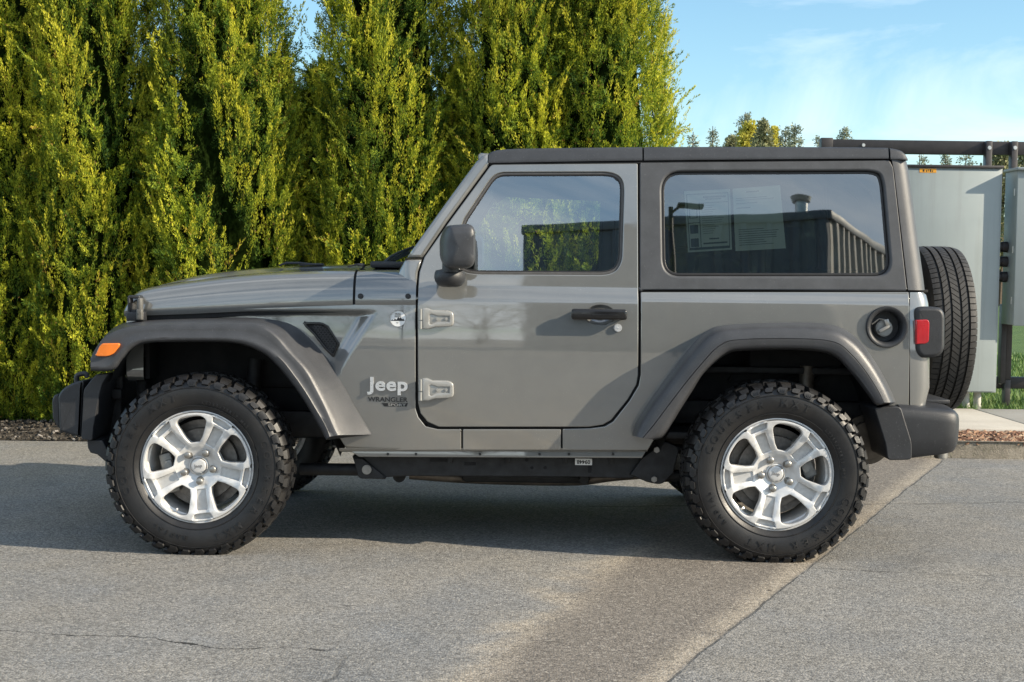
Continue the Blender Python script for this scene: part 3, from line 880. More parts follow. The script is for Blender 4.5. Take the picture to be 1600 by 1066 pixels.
# rocker flange: narrow strip set back below the sill, in body paint
def Yflange(x, z): return 0.035 + max(0, z - 0.43) * 0.1
o = panel('rocker_flange', [(545, 703.5), (1010, 704), (1003, 716), (561, 714)], [], Yflange, 'hinge_paint' if False else 'paint', car, thick=0.02, r=0.003); far(o)
for px_ in (606, 650, 843, 889, 750, 958):
    p = W(px_, 709.5, 0.034); mb = MB(); mb.cyl((p.x, 0.03, p.z), (p.x, 0.045, p.z), 0.006, seg=12)
    o = mb.obj('rocker_hole', M['decal_black'], car); far(o)
# tub fold between outer side and flange
mb = MB()
rows = []
for px_ in (530, 720, 880, 1012):
    a = W(px_, 702.5, 0.012)
    rows.append([(a.x, 0.0125, a.z + 0.006), (a.x, 0.016, a.z - 0.004), (a.x, 0.04, a.z - 0.014)])
mb.grid(rows); o = mb.obj('sill_fold', M['paint'], car, sharp=None); far(o)

# ---- door with window opening and handle cup
door = empty('door', (XT0, 0.0, 0.56), car)
door_out = [(652.8, 600), (652.8, 450), (655.5, 425), (663, 402), (700, 349), (768, 257.0, 4), (996.5, 255.2, 3), (997, 586), (994.5, 601), (981, 624.5), (955, 656.5), (942, 664), (920, 667.3), (686, 667.3), (668, 659.5), (657, 646), (653, 630)]
win_hole = [(716, 418, 14), (722, 347, 10), (768, 277, 12), (781, 269.5, 10), (958, 269, 16), (975.5, 282, 16), (972, 412, 16), (956, 430, 20), (738, 428.5, 14), (722, 424, 8)]
cup = [(938 + 23 * math.cos(2 * math.pi * k / 28), 492.5 + 15.5 * math.sin(2 * math.pi * k / 28)) for k in range(28)]
o = panel('door_skin', round_poly(door_out), [round_poly(win_hole), cup], Ydoor, 'paint', door, r=0.0045)
fdoor = empty('door', (XT0, 2 * YC, 0.56), car)
far(o, fdoor)
def ring_panel(name, outer, d0, d1, Yf, mat, parent, off, thick=0.01, r=0.003):
    """band between two offsets of a pixel outline"""
    p = to_plane(outer, Yf)
    a = poly_offset(p, d0); b_ = poly_offset(p, d1)
    me = panel_mesh(name, a, [b_], lambda x, z: Yf(x, z) + off, thick, r, 0.03, None, True)
    return link_mesh(name, me, mat, parent, smooth=False)
wh = round_poly(win_hole)
o = ring_panel('window_trim', wh, -0.001, 0.011, Ydoor, 'seal_trim', door, 0.006); far(o, fdoor)
o = ring_panel('window_seal', wh, 0.009, 0.017, Ydoor, 'rubber_seal', door, 0.010); far(o, fdoor)
def glass_panel(name, outer, d, Yf, off, mat, parent):
    p = poly_offset(to_plane(outer, Yf), d)
    me = panel_mesh(name, p, [], lambda x, z: Yf(x, z) + off, 0.0005, 0.0002, 0.04, None, True)
    # keep only the outer sheet
    b = bmesh.new(); b.from_mesh(me); bmesh.ops.delete(b, geom=[f for f in b.faces if abs(f.normal.y) < 0.6], context='FACES'); 
    lo = [v for v in b.verts if not v.link_faces]; bmesh.ops.delete(b, geom=lo, context='VERTS'); b.to_mesh(me); b.free()
    return link_mesh(name, me, mat, parent, smooth=True, sharp=None)
o = glass_panel('window_glass', wh, 0.012, Ydoor, 0.014, 'clear_glass', door); far(o, fdoor, mat='far_glass')
# handle cup
mb = MB(); rows = []
cp = to_plane(cup, Ydoor); cc = Vector((sum(p.x for p in cp) / 28, sum(p.y for p in cp) / 28))
for s_, d_ in ((1.03, -0.0005), (0.97, 0.006), (0.88, 0.016), (0.7, 0.024), (0.4, 0.028), (0.02, 0.029)):
    rows.append([(cc.x + (p.x - cc.x) * s_, Ydoor(p.x, p.y) + d_, cc.y + (p.y - cc.y) * s_) for p in cp])
mb.grid(rows, closed=True); o = mb.obj('handle_cup', M['paint'], door); far(o, fdoor)
def yz_box(mb, px0, py0, px1, py1, Y0, Y1, bev, mi=0, seg=3):
    a = W(px0, py0, Y0); b_ = W(px1, py1, Y0)
    mb.box(((a.x + b_.x) / 2, (Y0 + Y1) / 2, (a.z + b_.z) / 2), (abs(b_.x - a.x), abs(Y1 - Y0), abs(a.z - b_.z)), bev, mi=mi, seg=seg)
mb = MB()
yz_box(mb, 893, 482.5, 980, 500.5, -0.048, -0.018, 0.011)
yz_box(mb, 896, 485, 920, 499, -0.02, 0.012, 0.004); yz_box(mb, 955, 485, 976, 499, -0.02, 0.012, 0.004)
yz_box(mb, 925, 491.5, 966, 494.0, -0.0495, -0.045, 0.001)
hd = mb.obj('handle', M['gloss_black'], door); far(hd, fdoor)
mb = MB(); p = W(965.5, 512.5, -0.006); mb.cyl((p.x, 0.01, p.z), (p.x, -0.010, p.z), 0.0175, seg=28, bev=0.003); mb.box((p.x, -0.0105, p.z), (0.012, 0.002, 0.003), 0.0005)
o = mb.obj('lock', M['bright_badge'], door); far(o, fdoor)
# hinges: cast bracket with a triangular web, barrel and two screws
def hinge(py0, py1):
    mb = MB()
    def pts(l): return [Vector((q.x, q.z)) for q in (W(a, b_, -0.02) for a, b_ in l)]
    h = py1 - py0
    out = round_poly([(660, py0), (667, py0 - .5), (676, py0 + h * .09), (700, py0 + h * .10, 4), (708.5, py0 + h * .20, 5), (709, py0 + h * .80, 5), (702, py0 + h * .88, 4), (680, py0 + h * .90), (669, py0 + h), (660, py0 + h)])
    me = panel_mesh('h', pts(out), [pts(round_poly([(671, py0 + h * .32), (674, py0 + h * .28), (684, py0 + h * .38), (702, py0 + h * .38), (702, py0 + h * .64), (684, py0 + h * .64), (674, py0 + h * .78), (671, py0 + h * .74)]))], lambda x, z: -0.024, 0.03, 0.005, None, None, True)
    mb.add([v.co for v in me.vertices], [tuple(f.vertices) for f in me.polygons]); bpy.data.meshes.remove(me)
    yz_box(mb, 668, py0 + h * .2, 704, py0 + h * .8, -0.018, 0.005, 0.001)
    for px_ in (683, 697):
        p = W(px_, py0 + h * .51, -0.02); mb.cyl((p.x, -0.014, p.z), (p.x, -0.023, p.z), 0.0075, seg=16, bev=0.0015); mb.cyl((p.x, -0.0235, p.z), (p.x, -0.0225, p.z), 0.003, seg=6)
    p0 = W(657.5, py0 + h * .02, -0.014); p1 = W(657.5, py0 + h * .99, -0.014)
    zm = p1.z + (p0.z - p1.z) * .42
    mb.cyl((p0.x, -0.014, p0.z), (p0.x, -0.014, zm + .002), 0.0105, seg=16, bev=.001); mb.cyl((p0.x, -0.014, zm - .002), (p0.x, -0.014, p1.z), 0.0105, seg=16, bev=.001)
    return mb
for a, b_ in ((482, 514.5), (592, 626.5)):
    o = hinge(a, b_).obj('hinge', M['hinge_paint'], door); far(o, fdoor)

# ---- bonnet, cowl: lofted full-width surfaces
def hood_section(px, shut, crest, top, n=4, off=0.0):
    X = W(px, shut, 0.05).x
    Ys = Yfront(X, 1.09) if px < 560 else Yfront(X, 1.09)
    Ys = taper(X) + 0.002
    X = W(px, shut, Ys).x
    zs = zp(X, Ys, shut); Yc_ = Ys + 0.13; zc = max(zs + 0.002, zp(X, Yc_, crest)); zb = max(zc, zp(X, YC - 0.32, top)); H = zc - zs
    half = [(Ys + 0.012, zs - 0.02), (Ys + 0.001, zs + 0.003), (Ys + 0.004, zs + .25 * H), (Ys + 0.014, zs + .52 * H), (Ys + 0.036, zs + .78 * H), (Ys + 0.075, zs + .94 * H), (Yc_, zc), (Ys + 0.24, zc + .10 * (zb - zc)), (YC - 0.40, zc + .45 * (zb - zc)), (YC - 0.32, zb), (YC - 0.15, zb + .006), (YC, zb + .008)]
    pts = catmull([Vector((X, a, b_)) for a, b_ in half], n)
    return pts + [Vector((p.x, 2 * YC - p.y, p.z)) for p in pts[-2::-1]]
st = [(193.5, 488, 481, 480), (196, 488, 471, 470), (201, 487.5, 461, 459.5), (210, 487.5, 453.5, 451), (224, 486.5, 449.0, 446), (250, 485.5, 444.5, 438.5), (290, 484, 439, 430), (350, 481.2, 432, 423), (420, 478.0, 426.5, 418), (490, 475.2, 423.5, 415.8), (551, 473.2, 422.5, 414.6)]
def dense(st, n):
    pts = catmull([Vector(s_[:3]) for s_ in st], n); p2 = catmull([Vector((s_[0], s_[3], 0)) for s_ in st], n)
    return [(a.x, a.y, a.z, b_.y) for a, b_ in zip(pts, p2)]
mb = MB(); rows = [hood_section(*s_) for s_ in dense(st, 5)]
mb.grid(rows)
hood = mb.obj('bonnet', M['paint'], car, sharp=55)
mb = MB(); rows = [hood_section(*s_) for s_ in dense([(555, 473.2, 422.5, 415.5), (585, 473.0, 422.0, 415.5), (612, 472.8, 422, 415.0), (649.5, 472.6, 422, 415.0)], 4)]
mb.grid(rows); mb.obj('cowl', M['paint'], car, sharp=55)
# dark gaps: shut line behind the bonnet and under it
mb = MB()
for a in dense(st[4:], 3):
    pass
X = W(553, 473, 0.02).x
rows = [[p + Vector((0, 0.006 if p.y < YC else -0.006, -0.006)) for p in hood_section(px_, 473.2, 422.5, 415)] for px_ in (548, 558)]
mb.grid(rows); mb.obj('bonnet_gap', M['dark_void'], hood, sharp=None)
mb = MB()
rows = []
for s_ in dense(st[3:], 2) + [(600, 473, 0, 0), (652, 472.6, 0, 0)]:
    p = hood_section(s_[0], s_[1], s_[1] - 30, s_[1] - 30)[1]
    rows.append([(p.x, p.y + 0.008, p.z + 0.02), (p.x, p.y + 0.012, p.z - 0.025)])
mb.grid(rows); o = mb.obj('bonnet_seam', M['dark_void'], hood, sharp=None); far(o, hood)
# cowl screws
mb = MB()
for px_ in (562.5, 637.5):
    p = W(px_, 463, 0.0); yy = taper(p.x) + 0.004
    mb.cyl((p.x, yy + .01, p.z), (p.x, yy - 0.008, p.z), 0.012, seg=20, bev=0.002); mb.cyl((p.x, yy - .007, p.z), (p.x, yy - 0.0095, p.z), 0.006, seg=6)
    o = mb.obj('cowl_screw', M['black_plastic'], car); far(o); mb = MB()
# ---- pillar foot and A-pillar
def Ypil(x, z): return Ybase(z) - 0.004
def Yfoot(x, z):
    a = Yfront(x, z) - 0.003; b_ = Ybase(z) - 0.003
    return min(a, b_) if z < 1.15 else b_
o = panel('pillar_foot', round_poly([(612, 470.5), (650.2, 470.5, 2), (650.4, 452), (653, 425), (659.5, 405.5), (633, 405.5, 3), (625, 420), (617, 437), (612, 455)]), [], lambda x, z: max(Ybase(z), 0.0) - 0.002 + 0.05 * sstep(W(640, 450, 0).x - x, 0.0, 0.09), 'paint', car, thick=0.06, r=0.012, xstep=0.02); far(o)
ap = [(634, 403.5), (660.5, 403.5), (698, 348), (766, 255.5), (762.5, 239.5), (754, 243.5), (744, 252.5), (722, 282), (700, 312)]
o = panel('windscreen_frame', round_poly(ap), [], Ypil, 'paint', car, thick=0.07, r=0.017, xstep=0.02); far(o)
o = panel('pillar_joint', [(633, 403.8), (661, 403.8), (659.5, 405.8), (632, 405.8)], [], lambda x, z: Ybase(z) + 0.004, 'dark_void', car, thick=0.05, r=0.001); far(o)
# windscreen header and glass across the car
def cross_tube(name, pa, r, mat, parent, Y0):
    p = W(pa[0], pa[1], Y0); mb = MB(); mb.box((p.x, YC, p.z), (r[0], 2 * (YC - Y0), r[1]), min(r) * 0.3); return mb.obj(name, mat, parent)
cross_tube('windscreen_header', (757, 247), (0.06, 0.045), M['paint'], car, 0.13)
a, b_ = W(628, 412, 0.08), W(751, 252, 0.12)
mb = MB(); mb.grid([[(a.x + .02, 0.10, a.z), (a.x, YC, a.z), (a.x + .02, 2 * YC - 0.10, a.z)], [(b_.x + .02, 0.14, b_.z), (b_.x, YC, b_.z), (b_.x + .02, 2 * YC - 0.14, b_.z)]])
mb.obj('windscreen', M['far_glass'], car, sharp=None)
# wipers, washer nozzles and cowl vents on top
def wiper(px0, py0, px1, py1, Y0, Y1):
    a, b_ = W(px0, py0, Y0), W(px1, py1, Y1)
    mb = MB(); d = (b_ - a); m_ = a + d * 0.45 + Vector((0, 0, 0.012))
    mb.tube([a, a + d * 0.2 + Vector((0, 0, .012)), m_, b_], [0.010, 0.008, 0.006, 0.004], 8)
    mb.tube([a + d * .22 + Vector((0, .02, -.004)), m_ + Vector((0, .02, -.014)), b_ + Vector((0, .0, -.006))], [0.006, 0.007, 0.005], 6)
    return mb.obj('wiper', M['black_plastic'], car)
wiper(600, 412, 646, 385, 0.30, 0.62); wiper(606, 411, 640, 394, 0.75, 1.1)
mb = MB()
p = W(612, 412, 0.45); mb.box((p.x, YC, p.z - 0.006), (0.16, 1.1, 0.03), 0.01); mb.obj('cowl_grille', M['black_plastic'], car)
for Y in (0.46, 1.12):
    mb = MB(); a, b_, c, d = W(436, 415, Y), W(447, 411.2, Y), W(468, 411.2, Y), W(503, 414.5, Y)
    mb.tube([a, b_, c, d], [0.004, 0.006, 0.006, 0.003], 8); mb.box(((c.x + d.x) / 2, Y + .03, d.z + .003), (0.11, 0.07, 0.012), 0.005)
    mb.obj('bonnet_vent', M['black_plastic'], car)
p = W(564, 414.5, 0.16); mb = MB(); mb.box((p.x, p.y, p.z + .001), (0.03, 0.03, 0.014), 0.004); mb.tube([(p.x - .06, p.y, p.z - .008), (p.x - .02, p.y, p.z + .003), (p.x, p.y, p.z + .005)], 0.004, 6)
o = mb.obj('bonnet_bumper', M['black_plastic'], car); far(o)

# ---- hard top side, rear corner, roof
ht = empty('hardtop', (0.8, YC, 1.2), car)
side = [(999.6, 254.0, 2), (1390, 250.5, 3), (1396, 262), (1417.5, 453.5, 2), (999.6, 453.5, 2)]
rw = round_poly([(1033.5, 268.5, 30), (1372, 267, 22), (1380, 282, 16), (1393, 431.5, 26), (1036, 431.5, 26)], 9)
o = panel('hardtop_side', round_poly(side), [rw], Ydoor, 'hardtop', ht, r=0.005, rh=0.012, thick=0.035); far(o, ht)
o = ring_panel('rear_window_seal', rw, 0.001, 0.013, Ydoor, 'rubber_seal', ht, 0.018, r=0.003); far(o, ht)
rg = glass_panel('rear_side_glass', rw, 0.006, Ydoor, 0.021, 'privacy_glass', ht); o = far(rg, ht, mat='privacy_far')
# seam strips behind the shut lines
mb = MB()
def seam(mb, pts, w=4, off=0.02, Yf=Ydoor):
    rows = []
    for px_, py_ in pts:
        q = to_plane([(px_ - w, py_), (px_ + w, py_)], Yf)
        rows.append([(q[0].x, Yf(q[0].x, q[0].y) + off, q[0].y), (q[1].x, Yf(q[1].x, q[1].y) + off, q[1].y)])
    mb.grid(rows)
def seam_v(mb, pts, w=4, off=0.02, Yf=Ydoor):
    rows = []
    for px_, py_ in pts:
        q = to_plane([(px_, py_ - w), (px_, py_ + w)], Yf)
        rows.append([(q[0].x, Yf(q[0].x, q[0].y) + off, q[0].y), (q[1].x, Yf(q[1].x, q[1].y) + off, q[1].y)])
    mb.grid(rows)
seam(mb, [(999, 253), (999, 456), (999, 588)]); seam(mb, [(651.3, 640), (651.3, 450)], 4, 0.02)
seam_v(mb, [(996, 455), (1420, 455)], 5); seam_v(mb, [(660, 669.2), (945, 669.2)], 4)
seam(mb, [(721.8, 668), (721.8, 704)]); seam(mb, [(877.8, 668), (877.8, 704)]); seam(mb, [(1420, 456), (1420, 640)])
seam(mb, [(1393, 246), (1398, 270), (1419, 455)], 4)
seam_v(mb, [(765, 253), (1000, 252), (1388, 249)], 8, 0.012)
seam(mb, [(651, 452), (654, 425), (661, 403), (699, 348), (767, 254)], 4, 0.022)
seam(mb, [(998, 586), (994, 603), (981, 627), (956, 658), (940, 667)], 5, 0.02); seam(mb, [(652, 630), (656, 648), (667, 662), (690, 671)], 5, 0.02)
o = mb.obj('shut_line', M['dark_void'], car, sharp=None); far(o)
def corner_loft(name, Lp, Rp, mat, parent, depth=0.13, n=10, top=None):
    """rounded vertical corner from the side plane (Lp) round to the tail (Rp): lists of matching pixels"""
    mb = MB(); rows = []
    for (ax, ay), (bx, by) in zip(Lp, Rp):
        q = to_plane([(ax, ay)], Ydoor)[0]; Y0 = Ydoor(q.x, q.y)
        z = q.y
        xr = W(bx, by, Y0 + 0.05).x
        row = [Vector((q.x + 0.002, Y0 + 0.02, z))]
        for k in range(n + 1):
            a = math.pi / 2 * k / n
            e = 0.75
            row.append(Vector((q.x + (xr - q.x) * math.sin(a) ** e, Y0 + depth * (1 - math.cos(a) ** e), z)))
        row.append(Vector((xr, YC, z)))
        row += [Vector((p.x, 2 * YC - p.y, p.z)) for p in row[-2::-1]]
        rows.append(row)
    mb.grid(rows)
    return mb.obj(name, mat, parent, sharp=50)
Lp = [(1392.5, 246), (1394, 252), (1397.5, 270), (1403, 316), (1411, 384), (1417, 436), (1419, 453.5)]
Rp = [(1417, 249), (1420, 256), (1423.5, 275), (1430, 316), (1439, 384), (1446.5, 436), (1448.5, 453.5)]
corner_loft('hardtop_corner', Lp, Rp, M['hardtop'], ht)
mb = MB(); rows = []
for (ax, ay), (bx, by) in list(zip(Lp, Rp))[2:-1]:
    q = to_plane([(ax, ay)], Ydoor)[0]; xr = W(bx, by, Ydoor(q.x, q.y) + 0.05).x + .004
    rows.append([Vector((xr, .24, q.y)), Vector((xr, YC, q.y)), Vector((xr, 2 * YC - .24, q.y))])
mb.grid(rows); mb.obj('rear_glass', M['gloss_black'], ht)
Lb = [(1421.8, 456.8), (1421.8, 461), (1421.8, 475), (1421.8, 520), (1421.8, 570), (1421.8, 607), (1421.8, 625), (1421.8, 636)]
Rb = [(1445, 457), (1449.5, 462), (1453, 476), (1454.5, 520), (1455, 570), (1454.5, 610), (1450, 625), (1447.5, 636)]
corner_loft('tail_panel', Lb, Rb, M['paint'], car, 0.10)
mb = MB(); q = W(1449, 455, 0.1)
mb.box((q.x - .10, YC, q.z), (0.19, 1.44, 0.012), 0.002); mb.obj('tail_seam', M['dark_void'], car)
# roof: two panels, full width
def roof_section(px, pyb, pym, pyt, drop=0.0):
    q = to_plane([(px, pyb)], Ydoor)[0]; X = q.x; Y0 = Ydoor(X, q.y) - 0.006
    zb = zp(X, Y0, pyb); zt = zp(X, Y0 + 0.035, pyt); H = zt - zb
    half = [(Y0 + .03, zb + .001), (Y0, zb), (Y0 - .001, zb + .10 * H), (Y0 + .007, zb + .62 * H), (Y0 + .012, zb + .86 * H), (Y0 + .022, zb + .97 * H), (Y0 + .045, zt), (Y0 + .13, zt + .006 - drop), (Y0 + .35, zt + .016 - drop), (YC, zt + .024 - drop)]
    pts = [Vector((X, a, b_)) for a, b_ in half]
    pts = pts[:2] + catmull(pts[2:], 3)
    return pts + [Vector((p.x, 2 * YC - p.y, p.z)) for p in pts[-2::-1]]
def roof_piece(name, st):
    mb = MB(); rows = [roof_section(*s_) for s_ in st]
    a = [p.copy() for p in rows[0]]; 
    mb.grid(rows)
    for r_ in (rows[0], rows[-1]):
        mb.add(r_, [tuple(range(len(r_)))])
    return mb.obj(name, M['roof_black'], ht, sharp=45)
roof_piece('roof_panel', [(763.5, 255.0, 0, 240.5), (766, 255.0, 0, 238.2), (773, 254.8, 0, 235.6), (785, 254.4, 0, 233.6), (810, 253.9, 0, 232.4), (880, 252.6, 0, 231.3), (960, 251.4, 0, 230.4), (1000, 250.8, 0, 230.0), (1003.5, 250.8, 0, 230.4)])
roof_piece('roof_panel', [(1006, 250.8, 0, 230.4), (1009, 250.8, 0, 230.0), (1100, 249.8, 0, 229.6), (1200, 249.0, 0, 229.6), (1300, 248.4, 0, 230.0), (1388, 248.0, 0, 231.2)])
roof_piece('roof_panel', [(1391, 249, 0, 231.8), (1400, 249, 0, 233.2), (1409, 249.6, 0, 236.0), (1415, 250.4, 0, 241), (1418, 251, 0, 247)])
o = panel('rain_gutter', [(764, 254.5), (1368, 250), (1368, 252.5), (764, 257.5)], [], lambda x, z: Ydoor(x, z) + 0.001, 'dark_void', ht, r=0.001, thick=0.02); far(o, ht)

simple('catch_grey', (0.11, 0.108, 0.10), 0.45)
# ---- grille and lamps at the nose (seen edge-on)
xg = W(190, 495, 0.19).x
def yzpanel(name, outline, holes, mat, parent, X, flip=False, thick=0.03, r=0.006):
    me = panel_mesh(name, [Vector(p) for p in outline], [[Vector(p) for p in h] for h in holes], lambda x, z: 0.05 * (x * x) , thick, r, 0.05, 0.05, True)
    for v in me.vertices:
        a, d, z = v.co; v.co = Vector((X + d, YC - a, z)) if not flip else Vector((X - d, YC + a, z))
    me.update()
    return link_mesh(name, me, mat, parent, smooth=True, sharp=40)
slots = [round_poly([(c - .032, .80, .025), (c + .032, .80, .025), (c + .032, 1.02, .025), (c - .032, 1.02, .025)], 4) for c in np.linspace(-.27, .27, 7)]
lamps = [[(s_ * .46 + .095 * math.cos(2 * math.pi * k / 24), .91 + .095 * math.sin(2 * math.pi * k / 24)) for k in range(24)] for s_ in (-1, 1)]
grl = yzpanel('grille', round_poly([(-.60, .72, .05), (.60, .72, .05), (.585, 1.055, .05), (-.585, 1.055, .05)]), slots + lamps, 'paint', car, xg, thick=0.08)
mb = MB(); mb.box((xg + .11, YC, .89), (0.02, 1.15, .32)); mb.obj('grille_mesh', M['dark_void'], grl)
for s_ in (-1, 1):
    mb = MB(); mb.sphere((xg + .055, YC + s_ * .46, .91), (0.03, .09, .09), 20); mb.cyl((xg + .05, YC + s_ * .46, .91), (xg + .09, YC + s_ * .46, .91), .094, seg=24)
    mb.obj('headlight', M['chrome'], grl)
# bonnet catch: rubber strap on black block
mb = MB()
p = W(206, 484, 0.15)
cat = empty('bonnet_catch', (p.x, 0.16, p.z), car)
def cbox(mb, px0, py0, px1, py1, Y0, Y1, b_, **k): yz_box(mb, px0, py0, px1, py1, Y0, Y1, b_, **k)
mb = MB(); cbox(mb, 196.5, 487, 224.5, 502, 0.115, 0.18, 0.006); cbox(mb, 199, 463, 203, 490, 0.12, 0.18, 0.004); cbox(mb, 200, 461.5, 218, 467, 0.12, 0.18, 0.005); cbox(mb, 203, 484, 214, 490, .13, .18, .003)
c1 = mb.obj('catch_base', M['black_plastic'], cat); far(c1, cat)
mb = MB(); cbox(mb, 213.5, 465.5, 221, 487, 0.10, 0.14, 0.008); cbox(mb, 212.5, 483, 222, 500.5, 0.098, 0.125, 0.006)
q = W(217.3, 488, 0.095); mb.cyl((q.x, .092, q.z), (q.x, .12, q.z), .007, seg=14)
c1 = mb.obj('catch_arm', M['catch_grey'], cat); far(c1, cat)

# ---- wheel-arch flares
def flare(name, cols, prof, mat, parent, n=5):
    """cols: list of [(px,py)...] cross-sections inner->outer ; prof: list of (weights, Y)"""
    keys = []
    for c in cols:
        row = []
        for (i, j, f, Y) in prof:
            px_ = c[i][0] * (1 - f) + c[j][0] * f; py_ = c[i][1] * (1 - f) + c[j][1] * f
            Yv = Y(px_, py_) if callable(Y) else Y
            row.append(W(px_, py_, Yv))
        keys.append(row)
    m_ = len(prof)
    lines = [catmull([k[j] for k in keys], n) for j in range(m_)]
    rows = [[lines[j][i] for j in range(m_)] for i in range(len(lines[0]))]
    mb = MB(); mb.grid(rows, caps=True)
    o = mb.obj(name, mat, parent, sharp=50); return o
def y_front(px_, py_):
    q = to_plane([(px_, py_)], Yfront)[0]; return Yfront(q.x, q.y) + 0.012
def y_rear(px_, py_):
    q = to_plane([(px_, py_)], Ydoor)[0]; return Ydoor(q.x, q.y) + 0.01
FF = [
 [(142, 579), (141.5, 573), (141.5, 561), (147, 552)], [(176, 578), (170, 570.5), (149, 545), (156, 535)], [(191, 561), (184, 553), (164, 527), (170, 519)], [(207, 544), (202, 536), (184, 516), (186, 508)],
 [(234, 535), (231, 528), (216, 509.5), (216, 501)], [(300, 533.5), (300, 526.5), (300, 506.5), (300, 497)], [(356, 534.5), (359, 527.5), (374, 506.5), (380, 496)], [(386, 540), (391, 532.5), (408, 509.5), (424, 499)],
 [(414, 553), (419, 545.5), (431, 524.5), (457, 507)], [(433, 570), (440, 562.5), (452, 549), (485, 528)], [(450, 590), (457.5, 584), (478, 578), (510, 556)], [(470, 617), (477.5, 612.5), (496, 610), (535, 596)],
 [(486, 643), (493.5, 639.5), (510, 638), (557, 635)], [(501, 669), (508.5, 665.5), (522.5, 667), (577, 667)], [(510, 687), (515, 682.5), (529, 680), (584, 679)]]
YO = -0.147
f_prof = [(0, 1, 0.0, 0.10), (0, 1, -0.12, -0.02), (0, 1, 0.0, YO + .018), (0, 1, 0.15, YO + .006), (0, 1, .45, YO), (0, 1, 1.0, YO - .001), (1, 2, 0.08, YO + .003), (1, 2, 0.55, YO + .006), (1, 2, 0.86, YO + .006), (1, 2, 1.0, YO + .010),
          (2, 3, 0.12, YO + .026), (2, 3, 0.45, lambda a, b_: YO * .55 + y_front(a, b_) * .45), (2, 3, 0.9, lambda a, b_: YO * .12 + y_front(a, b_) * .88), (2, 3, 1.0, y_front), (2, 3, 1.02, lambda a, b_: y_front(a, b_) + .03)]
ff = flare('wheel_flare', FF, f_prof, M['flare_plastic'], car); ff2 = far(ff)
RF = [
 [(1020, 687), (1004, 684.5), (988, 681)], [(1036, 679), (1021, 664), (992, 664)], [(1059, 642), (1043, 635), (1007, 637)], [(1080, 610), (1070, 600), (1040, 591)], [(1101, 580), (1095, 570), (1075, 545)], [(1134, 552), (1123, 541), (1102, 518)],
 [(1166, 546), (1155, 531), (1138, 507)], [(1249, 545), (1250, 529.5), (1249, 503.5)], [(1300, 552.5), (1304, 535), (1302, 507.5)], [(1330, 580), (1330, 554), (1334, 524)], [(1355, 612), (1352, 580), (1361, 555)], [(1367, 629), (1372, 611), (1384, 593)], [(1373, 633), (1381, 629), (1400.5, 629)]]
r_prof = [(0, 1, 0.0, 0.10), (0, 1, -0.15, -0.02), (0, 1, 0.0, YO + .020), (0, 1, 0.15, YO + .006), (0, 1, .45, YO + .001), (0, 1, 0.93, YO), (0, 1, 0.99, YO + .004), (1, 2, 0.03, YO + .001), (1, 2, 0.35, YO + .006), (1, 2, 0.58, YO + .014), (1, 2, 0.72, YO + .034),
          (1, 2, 0.84, lambda a, b_: YO * .50 + y_rear(a, b_) * .50), (1, 2, 0.97, lambda a, b_: YO * .1 + y_rear(a, b_) * .9), (1, 2, 1.0, y_rear), (1, 2, 1.02, lambda a, b_: y_rear(a, b_) + .03)]
rf = flare('wheel_flare', RF, r_prof, M['flare_plastic'], car); rf2 = far(rf)
# marker lamp set into the flare nose
mb = MB()
lm = round_poly([(149, 556.5, 3), (156.5, 540, 3), (161, 536.6, 2), (187.5, 536.2, 3), (187.5, 541, 3), (177, 554, 5), (168, 557, 4)])
pts = [Vector((q.x, q.z)) for q in (W(a.x, a.y, YO) for a in lm)]
me = panel_mesh('marker_lamp', pts, [], lambda x, z: YO - 0.012 + 0.10 * max(0, W(168, 545, YO).x - x) ** 1.0 * 0.6, 0.05, 0.004, 0.02, 0.01, True)
o = link_mesh('marker_lamp', me, 'marker_orange', ff, smooth=False); far(o, ff2)

# ---- vent behind the front flare
vo = round_poly([(474, 503.2, 2), (503, 503.5, 5), (513, 509), (531, 537, 3), (521, 559, 3), (508, 546), (490, 523), (476, 509.5, 3)])
def Yvent(x, z): return Yfront(x, z) - 0.002
mb = MB()
vp = to_plane(vo, Yfront)
me = panel_mesh('fender_vent', poly_offset(vp, 0.0), [poly_offset(vp, 0.010)], lambda x, z: Yfront(x, z) - 0.010, 0.02, 0.004, None, 0.02, True)
fv = link_mesh('fender_vent', me, 'gloss_black', car, smooth=False); fv2 = far(fv)
me = panel_mesh('vent_back', poly_offset(vp, 0.006), [], lambda x, z: Yfront(x, z) - 0.002, 0.004, 0.001, 0.02, 0.02, True)
vb = link_mesh('vent_back', me, 'dark_void', fv, smooth=False); far(vb, fv2)
mb = MB()
poly = [(a.x, a.y) for a in round_poly([(488, 507), (502, 507), (511, 513), (527, 537), (519, 553), (506, 538)])]
def inside(px_, py_):
    c = False
    for i in range(len(poly)):
        (x1, y1), (x2, y2) = poly[i], poly[i - 1]
        if (y1 > py_) != (y2 > py_) and px_ < (x2 - x1) * (py_ - y1) / (y2 - y1) + x1: c = not c
    return c
for i in range(-2, 14):
    for j in range(-2, 16):
        cx__, cy__ = 486 + i * 5.4 + (j % 2) * 2.7, 505 + j * 3.6
        if inside(cx__, cy__):
            q = to_plane([(cx__, cy__)], Yfront)[0]; yy = Yfront(q.x, q.y) - 0.005
            hx = [(q.x + .0085 * math.cos(R(60 * k)), yy, q.y + .0058 * math.sin(R(60 * k))) for k in range(6)]
            hi = [(q.x + .0062 * math.cos(R(60 * k)), yy, q.y + .0038 * math.sin(R(60 * k))) for k in range(6)]
            mb.grid([hx, hi], closed=True)
if mb.v:
    vm = mb.obj('vent_mesh', M['flare_plastic'], fv, sharp=None); far(vm, fv2)
